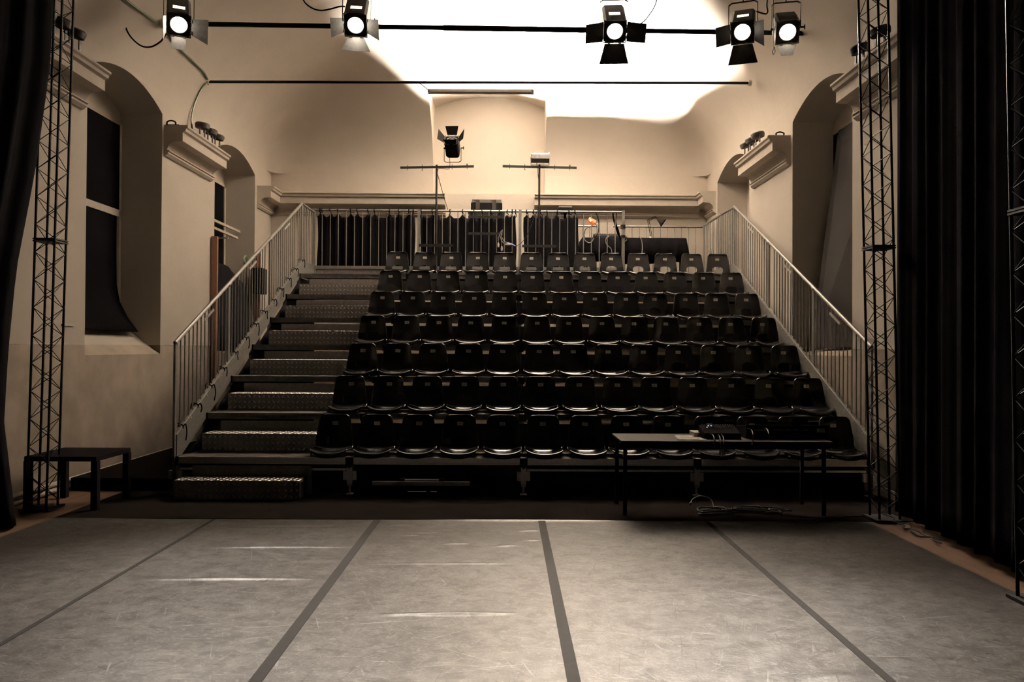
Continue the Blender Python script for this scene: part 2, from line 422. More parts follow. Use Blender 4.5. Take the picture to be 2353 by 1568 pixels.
# window_3, window_4 in the right wall
XO2 = XR + .63
w3 = struct(bpy.data.objects.new('window_3', None)); C.objects.link(w3)
MB().box(XO2 - .03, XO2 - .01, 9.8, 11.7, 1.78, 5.0).build('blind', M_BLIND, w3)
w4 = struct(bpy.data.objects.new('window_4', None)); C.objects.link(w4)
MB().box(XO2 - .03, XO2 - .01, 13.95, 15.6, 2.1, 4.9).build('blind', M_BLIND, w4)
MB().box(XO2 - .05, XO2, 15.6, 15.66, 2.05, 4.95).box(XO2 - .05, XO2, 13.95, 15.66, 3.9, 3.98).build('window_frame', M_WHITEFRAME, w4)
# grey board leaning in the near recess of the right wall
mb = MB()
a, b = (XR + .56, 9.78), (XR + .45, 11.70)
mb.add([(XR + .50, 9.75, 1.75), (XR + .20, 11.55, 1.72), (XR + .57, 11.45, 5.0), (XR + .57, 9.75, 5.0),
        (XR + .52, 9.75, 1.75), (XR + .22, 11.55, 1.72), (XR + .59, 11.45, 5.0), (XR + .59, 9.75, 5.0)],
       [(0, 1, 2, 3), (7, 6, 5, 4), (0, 4, 5, 1), (1, 5, 6, 2), (2, 6, 7, 3), (3, 7, 4, 0)])
tag(mb.build('grey_panel', M_GREYCLOTH), 'tall dark grey panel leaning in the deep wall recess beside the black stage curtain', 'panel')
# low dark platform by the left wall
tag(MB().box(-5.1, -3.98, 9.0, 13.3, 0, .15).build('low_platform', M_CARPET, bevel=.006), 'low black platform on the floor between the side wall and the seating', 'platform')
tag(MB().box(-4.44, 4.3, 7.55, 16.7, 0, .006).build('carpet', M_CARPET), 'dark carpet on the floor between the grey dance mat and the seating', 'carpet')

# ------------------------------------------------------------ dance mat: five vinyl strips and their tape
dm = thing('dance_floor', 'scuffed grey vinyl dance mat covering the stage, its strips joined with dark tape', 'dance mat')
RIDGES = [(6.465, -2.52, -1.30, .010, .022), (5.58, -2.62, -1.40, .010, .022), (4.87, -.80, .06, .011, .024), (6.0, -1.15, .08, .004, .02),
          (6.62, -.55, -.3, .006, .03), (6.55, -.1, .1, .006, .03), (7.0, -.9, -.65, .006, .03), (7.1, .12, .32, .007, .03), (6.9, -1.0, -.8, .005, .03), (6.75, .15, .33, .005, .03),
          (7.30, -1.2, -.95, .007, .05), (3.95, 1.55, 1.9, .008, .05), (7.2, -2.6, -1.5, .003, .04)]
def lift(x, y):
    z = 0
    for y0, x0, x1, h, w in RIDGES:
        if x0 < x < x1:
            u = (x - x0) / (x1 - x0); z += h * math.sin(PI * u) ** 0.6 * math.exp(-((y - y0 - .03 * (u - .5)) / w) ** 2)
    return z
EDGE = [-4.44, -2.85, -1.26, 0.35, 1.97, 3.57]
ysm = set([YF + .3 + i * .5 for i in range(22)] + [7.52, 7.50])
for y0, x0, x1, h, w in RIDGES:
    for k in range(-8, 9): ysm.add(round(y0 + k * w * .3, 4))
ysm = sorted(y for y in ysm if y <= 7.52)
for i in range(5):
    xs = [EDGE[i] + (EDGE[i + 1] - EDGE[i]) * k / 40 for k in range(41)]
    mb = MB()
    mb.grid([[(x, y, .008 + lift(x, y) + (.007 * max(0, math.sin(x * 1.3 + 1.3)) if y > 7.51 else 0)) for x in xs] for y in ysm])
    mb.quad((EDGE[i], 7.52, .0), (EDGE[i + 1], 7.52, 0), (EDGE[i + 1], 7.52, .012), (EDGE[i], 7.52, .012))
    mb.build('mat_strip', M_MAT, dm, ang=80)
for x, w in ((-2.85, .035), (-1.26, .07), (.35, .07), (1.97, .05)):
    MB().box(x - w / 2, x + w / 2, YF + .3, 7.5, .0085, .0102).build('tape_strip', M_TAPE, dm)
# ------------------------------------------------------------ raked seating
TX0, TX1 = -3.8, 4.2
NR, Y0, DEP, Z0, RISER = 7, 8.8, 0.85, 0.43, 0.433
def rz_(i): return Z0 + RISER * i
def ry_(i): return Y0 + DEP * i
tr = thing('seating_platform', 'raked steel seating platform of seven decks carrying the black seats', 'seating platform', ((TX0 + TX1) / 2, Y0, 0))
def part(mb, name, mats, parent, root=tr, **k):
    return rooted(mb, root).build(name, mats, parent, **k)
MODX = [TX0 + 2 * k for k in range(5)]
for i in range(NR):
    y, z = ry_(i), rz_(i); yb = y + DEP if i < NR - 1 else 15.06
    for k in range(4):
        xa, xb = MODX[k] + .012, MODX[k + 1] - .012
        ye = yb if not (i == NR - 1 and k == 3) else 16.35
        d = part(MB().box(xa, xb, y + .05, ye, z - .04, z), 'deck_panel', M_PLY, tr)
        mb = MB().box(xa + .03, xb - .03, y, y + .05, z - .075, z + .002).box(xa + .03, xb - .03, y - .012, y, z - .075, z - .062).box(xa + .03, xb - .03, y - .01, y, z - .01, z + .002)
        part(mb, 'nosing', M_POLISHED if i == 0 else M_GALVDARK, d)
        if i < NR - 1:
            part(MB().box(xa, xb, yb - .012, yb, z, z + RISER - .12), 'riser_panel', M_PLY, tr)
    # mounting bar for the seats
    part(MB().bar((-2.3, y + .20, z + .02), (TX1 - .05, y + .20, z + .02), .03, .03), 'seat_bar', M_GALVDARK, tr)
    for x in MODX:
        zb = 0.12 if i == 0 else (z - RISER)
        if i == 0:
            lg = part(MB().box(x - .03, x + .03, y + .005, y + .065, .13, z - .002), 'leg', M_POLISHED, tr)
            mb = MB().box(x - .045, x + .045, y - .012, y + .07, z - .09, z + .006)
            mb.add([(x - .04, y - .013, z - .09), (x + .04, y - .013, z - .09), (x, y - .013, z - .125)], [(0, 1, 2)])
            part(mb, 'leg_head', M_BLACKMETAL, lg)
            mb = MB().cyl((x, y + .035, 0.008), (x, y + .035, .14), .012, n=10).box(x - .04, x + .04, y, y + .08, .006, .014).cyl((x, y + .035, .10), (x, y + .035, .13), .03, n=12)
            part(mb, 'screw_foot', M_ALU, lg)
            [part(MB().box(x + s * .0535 - .0215, x + s * .0535 + .0215, y + .012, y + .058, .17, .27), 'leg_clamp', M_POLISHED, lg) for s in (-1, 1)]
        else:
            lg = part(MB().box(x - .025, x + .025, y + .01, y + .06, z - RISER, z - .07), 'leg', M_GALVDARK, tr)
            part(MB().box(x - .045, x + .045, y - .012, y + .07, z - .09, z + .004), 'leg_head', M_BLACKMETAL, lg)
for k in range(4):
    if k != 1:
        part(MB().bar((MODX[k] + .04, Y0 + .04, .29), (MODX[k + 1] - .04, Y0 + .04, .29), .03, .022), 'brace', M_POLISHED, tr)
# legs further back under the high rows
for i in range(1, NR):
    for x in (MODX[0], MODX[2], MODX[4]):
        part(MB().box(x - .025, x + .025, ry_(i) + .01, ry_(i) + .06, .006, rz_(i) - RISER), 'rear_leg', M_GALVDARK, tr)
# toe board under the back rail
part(MB().box(TX0 + .05, 2.28, 14.97, 15.01, rz_(6), rz_(6) + .24).box(TX0 + .05, 2.28, 14.955, 14.97, rz_(6) + .2, rz_(6) + .24), 'toe_board', M_GALV, tr)

# checker-plate steps of the stair aisle
def checker(mb, fn, nu, nv, W, H, h=.004):
    for a in range(nu):
        for b in range(nv):
            cu, cv = (a + .5) * W / nu, (b + .5) * H / nv; s = 1 if (a + b) % 2 else -1
            l, w = W / nu * .42, W / nu * .13
            d = Vector((.707, .707 * s)); n = Vector((-d.y, d.x)); c = Vector((cu, cv))
            q = [c - d * l, c + n * w, c + d * l, c - n * w]
            mb.add([fn(p.x, p.y, 0) for p in q] + [fn(c.x - d.x * l * .6, c.y - d.y * l * .6, h), fn(c.x + d.x * l * .6, c.y + d.y * l * .6, h)],
                   [(0, 3, 4), (3, 2, 5, 4), (2, 1, 5), (1, 0, 4, 5)], 1)
ORD = ['first', 'second', 'third', 'fourth', 'fifth', 'sixth', 'top']
for i in range(NR):
    zt = rz_(i) - RISER / 2; yb = ry_(i); yf = yb - .40; zb = rz_(i) - RISER + .002
    xa, xb = TX0 + .13, -2.28
    if i == 0: zt, yf, zb = .215, Y0 - .32, .008
    t = thing('stair_step', ('checker plate step on the carpet, lowest of the stair aisle' if i == 0 else 'checker plate step on the %s deck of the stair aisle, counted from the bottom' % ORD[i - 1]),
              'step', ((xa + xb) / 2, (yf + yb) / 2, zb), 'checker plate steps of the stair aisle')
    mb = MB().box(xa, xb, yf, yb - .02, zt - .025, zt)
    checker(mb, lambda u, v, h: (xa + u, yf + v, zt + h), 26, 7, xb - xa, yb - yf - .02)
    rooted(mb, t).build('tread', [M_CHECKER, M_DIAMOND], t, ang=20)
    mb = MB().box(xa, xb, yf - .002, yf + .006, zb, zt - .001)
    checker(mb, lambda u, v, h: (xa + u, yf - .002 - h, zb + v), 22, 3, xb - xa, zt - zb)
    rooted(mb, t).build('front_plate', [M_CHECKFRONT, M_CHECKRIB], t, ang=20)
    rooted(MB().box(xa + .01, xa + .016, yf + .006, yb - .02, zb, zt - .025).box(xb - .016, xb - .01, yf + .006, yb - .02, zb, zt - .025), t).build('side_plate', M_GALVDARK, t)
    rooted(MB().box(xa + .08, xb + .05, yb - .018, yb - .006, zb, zt + .12), t).build('back_plate', M_CHECKFRONT, t)

# ------------------------------------------------------------ seats
SP = [(0.004, .012, .190), (0.0, .030, .200), (.008, .050, .208), (.03, .062, .214), (.1, .058, .220), (.2, .050, .222), (.3, .048, .222), (.36, .055, .221), (.398, .085, .219), (.418, .14, .214), (.434, .2, .208),
      (.449, .28, .199), (.462, .35, .190), (.470, .40, .182), (.474, .43, .170), (.475, .45, .150), (.475, .457, .126)]
def catmull(P, n):
    P = [Vector(p) for p in P]; return bez(P, n)
rows_p = catmull(SP, 4)
NU = 28
cum = [0]
for a, b in zip(rows_p, rows_p[1:]): cum.append(cum[-1] + math.hypot(b.x - a.x, b.y - a.y))
def shell_pt(u, p):
    y, z, hw = p
    bk = max(0, min(1, (z - .07) / .12)); st = 1 - bk
    a = abs(u); fr = max(0, 1 - y / .22)
    return Vector((hw * u * (1 - .03 * fr * a ** 4), y + st * .07 * fr * a ** 3.2 - bk * .045 * u * u, z + st * (.023 * a ** 2.6 - .012 * (1 - u * u))))
bm = bmesh.new()
gv = [[bm.verts.new(shell_pt(-1 + 2 * j / NU, p)) for j in range(NU + 1)] for p in rows_p]
# the hole low in the back: centre at arc length of z = .125
ci = min(range(len(rows_p)), key=lambda i: abs(rows_p[i].y - .152) + (0 if rows_p[i].x > .3 else 9)); cs = cum[ci]
HA, HB = .100, .064
inside = lambda i, j: (abs((-1 + 2 * j / NU) * rows_p[i].z) / HA) ** 2.5 + (abs(cum[i] - cs) / HB) ** 2.5 < 1.0
for i in range(len(rows_p) - 1):
    for j in range(NU):
        n_in = sum(inside(a, b) for a, b in ((i, j), (i + 1, j), (i, j + 1), (i + 1, j + 1)))
        if n_in < 3: bm.faces.new((gv[i][j], gv[i][j + 1], gv[i + 1][j + 1], gv[i + 1][j]))
def row_at(s):
    for k in range(len(cum) - 1):
        if cum[k + 1] >= s: return rows_p[k].lerp(rows_p[k + 1], (s - cum[k]) / max(1e-9, cum[k + 1] - cum[k]))
    return rows_p[-1]
# pull the edge of the hole onto a smooth rounded outline
for i in range(2, len(rows_p) - 2):
    for j in range(2, NU - 1):
        v = gv[i][j]
        if v.link_faces and len(v.link_faces) < 4:
            du, ds = (-1 + 2 * j / NU) * rows_p[i].z, cum[i] - cs
            r = (abs(du / HA) ** 2.5 + abs(ds / HB) ** 2.5) ** (1 / 2.5)
            du, ds = du / r, ds / r; p = row_at(cs + ds); v.co = shell_pt(du / p.z, p)
for v in [v for v in bm.verts if not v.link_faces]: bm.verts.remove(v)
me0 = bpy.data.meshes.new('shell_raw'); bm.to_mesh(me0); bm.free()
ob0 = bpy.data.objects.new('shell_raw', me0); C.objects.link(ob0)
md = ob0.modifiers.new('s', 'SUBSURF'); md.levels = 1
md = ob0.modifiers.new('t', 'SOLIDIFY'); md.thickness = .007; md.offset = 0
dg = bpy.context.evaluated_depsgraph_get(); ev = ob0.evaluated_get(dg); mt = ev.to_mesh()
sh_v = [v.co.copy() for v in mt.vertices]; sh_f = [tuple(p.vertices) for p in mt.polygons]
ev.to_mesh_clear(); bpy.data.objects.remove(ob0); bpy.data.meshes.remove(me0)
mb = MB(); mb.add(sh_v, sh_f)
# rolled rim around the outer edge
rim = [shell_pt(-1, p) for p in rows_p] + [shell_pt(-1 + 2 * j / NU, rows_p[-1]) for j in range(1, NU)] + [shell_pt(1, p) for p in reversed(rows_p)] + [shell_pt(1 - 2 * j / NU, rows_p[0]) for j in range(1, NU)]
mb.tube(rim, .0065, 6, closed=True)
shell_o = mb.build('shell', M_PLASTIC, ang=60)
shell_me = shell_o.data; bpy.data.objects.remove(shell_o)
mb = MB()
for x in (-.12, .12): mb.bar((x, .10, .025), (x, .34, .025), .03, .035)
mb.box(-.14, .14, .185, .215, .0, .04)
br_o = mb.build('mount', M_BLACKMETAL); br_me = br_o.data; bpy.data.objects.remove(br_o)
stA = next(p for p in rows_p if p.y > .345); stB = next(p for p in rows_p if p.y > .385)
sd = Vector((0, stB.x - stA.x, stB.y - stA.y)).normalized(); sn = Vector((0, -sd.z, sd.y)); so = Vector((0, stA.x, stA.y)) + sn * .0048 + sd * .004
ROWN = ['front row', 'second row from the front', 'third row from the front', 'fourth row from the front', 'fifth row from the front', 'sixth row from the front', 'top row']
NTH = ['first', 'second', 'third', 'fourth', 'fifth', 'sixth', 'seventh', 'eighth', 'ninth', 'tenth', 'eleventh', 'twelfth', 'thirteenth']
def sticker_mesh(text, dx, tilt):
    mb = MB(); w, h = .070, .043
    rt = lambda a, b, c: so + Vector((1, 0, 0)) * (dx + a * math.cos(tilt) - b * math.sin(tilt)) + sd * (a * math.sin(tilt) + b * math.cos(tilt)) + sn * c
    mb.add([rt(a, b, .0) for a, b in ((-w / 2, -h / 2), (w / 2, -h / 2), (w / 2, h / 2), (-w / 2, h / 2))] + [rt(a, b, .0008) for a, b in ((-w / 2, -h / 2), (w / 2, -h / 2), (w / 2, h / 2), (-w / 2, h / 2))],
           [(4, 5, 6, 7), (0, 1, 5, 4), (1, 2, 6, 5), (2, 3, 7, 6), (3, 0, 4, 7)], 0)
    sc = .030; gap = .10; tw = sum(GLYPH[c][2] for c in text) + gap * (len(text) - 1); x = -tw * sc / 2
    for c in text:
        vs, fs, gw = GLYPH[c]
        mb.add([rt(x + a * sc, b * sc - .0105, .0011) for a, b in vs], fs, 1); x += (gw + gap) * sc
    return mb
first = None
for i in range(NR):
    for n in range(13, 0, -1):
        x = 3.95 - .5 * (n - 1); q = 13 - n
        lab = 'black plastic shell seat, %s, %s' % (ROWN[i], 'nearest the stair aisle' if q == 0 else ('last one, against the side railing' if q == 12 else NTH[q] + ' along from the stair aisle'))
        t = thing('shell_seat', lab, 'seat', (x + random.uniform(-.008, .008), ry_(i) - .035 + random.uniform(-.006, .006), rz_(i)), 'black shell seats of the ' + ROWN[i].split(' from')[0], random.uniform(-.012, .012))
        s = bpy.data.objects.new('shell', shell_me); C.objects.link(s); s.parent = t
        b = bpy.data.objects.new('mount', br_me); C.objects.link(b); b.parent = t
        if not (i == 0 and n == 2):
            sticker_mesh('ABCDEFG'[i] + str(n), random.uniform(-.006, .006), random.uniform(-.05, .05)).build('number_sticker', [M_STICKER, M_INK], t, smooth=False)

# ------------------------------------------------------------ railings
def pl(Y, a, b):  # height along the slope
    return a[1] + (b[1] - a[1]) * (Y - a[0]) / (b[0] - a[0])
TOPA, TOPB = (8.80, 1.735), (14.12, 4.345)
BOTA, BOTB = (8.80, .685), (14.12, 3.285)
def side_rail(name, label, X, sgn, yend, extra_posts, lean):
    g = thing(name, label, 'railing', (X, 8.8, 0))
    P = lambda mb, n, m, par=g, **k: rooted(mb, g).build(n, m, par, **k)
    mb = MB().tube([(X, TOPA[0] - .02, TOPA[1]), (X, TOPB[0], TOPB[1]), (X, yend, TOPB[1])], .024, 10)
    hr = P(mb, 'handrail', M_GALV)
    mb = MB().bar((X, BOTA[0], BOTA[1]), (X, BOTB[0], BOTB[1]), .035, .02).bar((X, BOTB[0], BOTB[1]), (X, yend, BOTB[1]), .035, .02)
    P(mb, 'bottom_rail', M_GALV)
    y = TOPA[0] + .13; k = 0
    while y < yend - .06:
        if y < TOPB[0]: za, zb = pl(y, BOTA, BOTB), pl(y, TOPA, TOPB)
        else: za, zb = BOTB[1], TOPB[1]
        if k % 14 != 13:
            P(MB().cyl((X, y, za), (X, y, zb), .0085, n=8), 'baluster', M_GALV)
        y += .118; k += 1
    posts = [(8.80, .0, TOPA[1])]
    for yy in (10.45, 12.25, 14.12):
        posts.append((yy, pl(yy, BOTA, BOTB) - .25, pl(yy, TOPA, TOPB)))
    for yy in extra_posts: posts.append((yy, rz_(6) - .05, TOPB[1] + .02))
    for yy, za, zb in posts:
        po = P(MB().box(X - .012 + sgn * .0, X + .012, yy - .035, yy + .035, za, zb + .01), 'post', M_GALVDARK if yy < 9 else M_GALV)
        if yy > 9 and yy < 14: P(MB().tube([(X - .0, yy - .03, zb - .016), (X, yy + .03, zb + .014)], .029, 10), 'coupling', M_GALV, hr)
    # sloped galvanised cheek plate below the bottom rail
    pts = [(BOTA[0] + .0, BOTA[1]), (BOTB[0], BOTB[1]), (yend, BOTB[1]), (yend, rz_(6) - .06), (ry_(6) + .03, rz_(6) - .06), (BOTA[0] + .0, Z0 - .06)]
    P(MB().prism(pts, lambda u, v, w: (w, u, v), X - .005 - sgn * .02, X + .005 - sgn * .02), 'cheek_plate', M_GALV)
    P(MB().prism([(Y0 + .06, .01), (14.9, .01), (14.9, rz_(6) - .08), (ry_(6), rz_(6) - .08), (Y0 + .06, Z0 - .10)], lambda u, v, w: (w, u, v), X - sgn * .045 - .004, X - sgn * .045 + .004), 'added_dark_sheet', M_BLACKCLOTH)  # added black sheet standing in for the darkness beneath the decks
    mb = MB()
    for k in range(22):
        yy = 8.95 + k * .24; zz = pl(yy, BOTA, BOTB) if yy < 14.12 else BOTB[1]
        mb.lathe([(.009, -.004), (.009, .0), (.004, .004)], (X - sgn * .026, yy, zz - .03), (-sgn, 0, 0), 8)
    P(mb, 'bolts', M_ALU)
    # small connector brackets hanging under the handrail
    for yy in (9.6, 11.25, 13.0):
        zz = pl(yy, TOPA, TOPB) - .1
        P(MB().bar((X - sgn * .01, yy, zz), (X - sgn * .01, yy + .30, zz + .147), .012, .03), 'connector', M_ALU)
    return g
side_rail('stair_railing', 'sloped galvanised railing beside the checker plate stair aisle', TX0, -1, 15.0, (15.0,), 0)
side_rail('seat_railing', 'sloped galvanised railing at the end of the seat rows, near the stage curtain', TX1, 1, 16.3, (15.0, 16.3), 0)

def panel(name, label, xa, xb, Y, za, zb, step, group, first_post=True, last_post=True):
    g = thing(name, label, 'railing', ((xa + xb) / 2, Y, za), group)
    P = lambda mb, n, m, par=g, **k: rooted(mb, g).build(n, m, par, **k)
    P(MB().cyl((xa, Y, zb), (xb, Y, zb), .022, n=10), 'top_rail', M_GALV)
    P(MB().bar((xa, Y, za + .012), (xb, Y, za + .012), .03, .024), 'bottom_rail', M_GALV)
    n = max(2, round((xb - xa) / step))
    for k in range(1, n):
        x = xa + (xb - xa) * k / n; P(MB().cyl((x, Y, za + .012), (x, Y, zb), .0085, n=8), 'baluster', M_GALV)
    for x, yes in ((xa, first_post), (xb, last_post)):
        if yes: P(MB().box(x - .028, x + .028, Y - .03, Y + .02, za - .26, zb + .03), 'post', M_GALV)
    return g
ZB6 = rz_(6) + .24
BX = [at(722, 500, 15.0).x, at(963, 500, 15.0).x, at(1195, 500, 15.0).x, at(1432, 500, 15.0).x]
for k, d in enumerate(('beside the top of the stair aisle', 'in the middle, carrying the left light stand', 'with the open gap to the control desk')):
    lab = ['galvanised guard panel behind the top row, next to the top of the stair aisle', 'galvanised guard panel behind the top row, middle one of the three',
           'galvanised guard panel behind the top row, in front of the control desk'][k]
    panel('guard_panel', lab, BX[k], BX[k + 1], 15.0, ZB6, 4.385, .153, 'guard panels behind the top row', True, k == 2)
panel('desk_railing', 'low galvanised railing behind the control desk along the back wall', 1.45, TX1 - .03, 16.3, rz_(6) + .1, at(1500, 521, 16.3).z, .155, None, False, False)
# ------------------------------------------------------------ curtains, towers
def side_curtain(name, label, pts, ztop, zbot_fn, amp, nfold, edge=None):
    """pts: plan path; edge: (z -> fraction of the path that is kept at its far end)"""
    P = bez([(x, y, 0) for x, y in pts], 60)
    cu = [0]
    for a, b in zip(P, P[1:]): cu.append(cu[-1] + (b - a).length)
    tot = cu[-1]
    def along(s):
        s = max(0, min(tot, s))
        for i in range(len(cu) - 1):
            if cu[i + 1] >= s:
                f = (s - cu[i]) / max(1e-9, cu[i + 1] - cu[i]); return P[i].lerp(P[i + 1], f), (P[i + 1] - P[i]).normalized()
        return P[-1], (P[-1] - P[-2]).normalized()
    nu, nz = nfold * 10, 24; rows = []
    for j in range(nz + 1):
        v = j / nz; row = []
        for i in range(nu + 1):
            u = i / nu; z0 = zbot_fn(u); z = z0 + (ztop - z0) * v
            s = u * tot * (edge(z) if edge else 1)
            p, t = along(s); n = Vector((-t.y, t.x, 0))
            ph = 2 * PI * nfold * u
            a = amp * (0.75 + 0.25 * math.sin(ph * .37 + 1)) * (1.1 - .35 * v)
            row.append(p + n * (a * math.sin(ph + .5 * math.sin(3 * v + u * 9)) + .3 * a * math.sin(2.3 * ph + 1)) + Vector((0, 0, z)))
        rows.append(row)
    mb = MB().grid(rows)
    o = mb.build(name, M_BLACKCLOTH, ang=80, solid=.004)
    return tag(o, label, 'curtain')
def ledge(z):
    pts = [(0, .925), (1.0, .895), (1.6, .90), (2.4, .915), (3.4, .955), (4.4, .985), (5.6, 1.0)]
    for (a, fa), (b, fb) in zip(pts, pts[1:]):
        if z <= b: return fa + (fb - fa) * (z - a) / (b - a)
    return 1
side_curtain('stage_curtain', 'black stage curtain hanging beside the small black side table', [(-4.62, 1.2), (-4.62, 3.4), (-4.60, 5.6), (-4.55, 7.66)], 5.9, lambda u: .02, .05, 18, ledge)
side_curtain('stage_curtain', 'wide black stage curtain hanging behind the wood floor strip, near the long table', [(3.50, 1.6), (3.60, 3.6), (3.74, 5.5), (3.93, 7.72)], 5.9, lambda u: .10 - .03 * u, .035, 22)

def tower(label, base, top, zfl, w=.20, pitch=.285, H=5.95):
    t = thing('lattice_tower', label, 'truss tower', base)
    base, top = Vector(base), Vector(top); ax = top - base
    def pt(a, b, z): return Vector((a * w / 2, b * w / 2, 0)) + ax * (z / ax.z)
    cn = [(-1, -1), (1, -1), (1, 1), (-1, 1)]
    for a, b in cn:
        MB().cyl(pt(a, b, .02), pt(a, b, H), .0125, n=8).build('chord', M_BLACKMETAL, t)
    for k in range(4):
        c, d = cn[k], cn[(k + 1) % 4]; pts = []; z = .08; s = k % 2
        while z < H:
            e = c if s == 0 else d; pts.append(pt(*e, z)); z += pitch / 2; s = 1 - s
        mb = MB()
        for p, q in zip(pts, pts[1:]): mb.cyl(p, q, .0042, n=6)
        mb.build('lacing', M_BLACKMETAL, t)
    o = pt(0, 0, 0)
    MB().box(-w * .75, w * .75, -w * .75, w * .75, .0, .02).build('base_plate', M_BLACKMETAL, t)
    f = pt(0, 0, zfl); h = w / 2 + .016
    mb = MB()
    for z in (-.018, .004): mb.box(f.x - h, f.x + h, f.y - h, f.y + h, zfl + z, zfl + z + .014)
    mb.build('flange_joint', M_BLACKMETAL, t)
    return t
def tw(pb, pt_, Y):
    b = at(*pb, Y); b.z = .012; return tuple(b), tuple(at(*pt_, Y))
b, q = tw((97, 1178), (134, 0), 7.95)
tower('black lattice tower standing by the small black side table', b, q, at(112, 557, 7.95).z, .20)
b, q = tw((2033, 1188), (2006, 0), 7.62)
tower('black lattice tower at the far edge of the wide curtain, beside the seating', b, q, at(2030, 573, 7.62).z, .20)
b, q = tw((2396, 1335), (2371, 0), 5.1)
tower('black lattice tower nearest to the stage front, against the wide curtain', b, q, at(2340, 487, 5.1).z, .20)

# ------------------------------------------------------------ pipes across the hall
def wall_to_wall(name, label, pl_, pr_, Y, r, thick=None):
    a, b = at(*pl_, Y), at(*pr_, Y); t = thing(name, label, 'pipe', a.lerp(b, .5))
    rooted(MB().cyl(a, b, r, n=12), t).build('tube', M_BLACKMETAL, t)
    if thick:
        m = a.lerp(b, thick); rooted(MB().cyl(m, a.lerp(b, thick + .30), r * 1.18, n=12), t).build('sleeve', M_BLACKMETAL, t)
    for p, d in ((a, 1), (b, -1)):
        rooted(MB().cyl(p, p + (b - a).normalized() * d * .05, r * 2.2, n=14), t).build('wall_flange', M_STUCCO, t)
    return t, a, b
pipe1, p1a, p1b = wall_to_wall('lighting_pipe', 'thick black pipe across the hall behind the lit stage lamps', (371, 54), (1872, 77), 10.8, .033, .43)
pipe2, p2a, p2b = wall_to_wall('lighting_pipe', 'thin black pipe across the hall above the unlit fluorescent fitting', (474, 188), (1726, 191), 12.8, .023)
pipe3, p3a, p3b = wall_to_wall('lighting_pipe', 'black pipe above the picture that carries the lit stage lamps', (330, -76), (1915, -60), 9.85, .025)

# unlit fluorescent fitting under the second pipe
fa, fb = at(986, 210, 12.8), at(1224, 211, 12.8); fl = thing('fluorescent_fitting', 'unlit grey fluorescent fitting hanging on two wires under the thin black pipe', 'light fitting', fa.lerp(fb, .5))
rooted(MB().bar(fa, fb, .10, .055), fl).build('housing', M_WHITEFRAME, fl, bevel=.006)
rooted(MB().bar(fa + Vector((.03, 0, -.028)), fb + Vector((-.03, 0, -.028)), .05, .02), fl).build('diffuser', M_WHITEFRAME, fl)
for p in (fa, fb): rooted(MB().bar(p + Vector((-.02, 0, -.005)), p + Vector((.02, 0, -.005)), .10, .055), fl).build('end_cap', M_GREYPLASTIC, fl)
for px in (1035, 1177):
    p = at(px, 206, 12.8); rooted(MB().cyl(p, (p.x, p.y, p2a.z - .02), .003, n=6), fl).build('suspension_wire', M_CABLE, fl)
tag(MB().tube(bez([at(962, 191, 12.8), at(968, 194, 12.78), at(978, 202, 12.78), at(986, 209, 12.8)], 6), .008, 6).build('supply_cable', M_CABLE), 'short black cable from the thin pipe to the fluorescent fitting', 'cable')

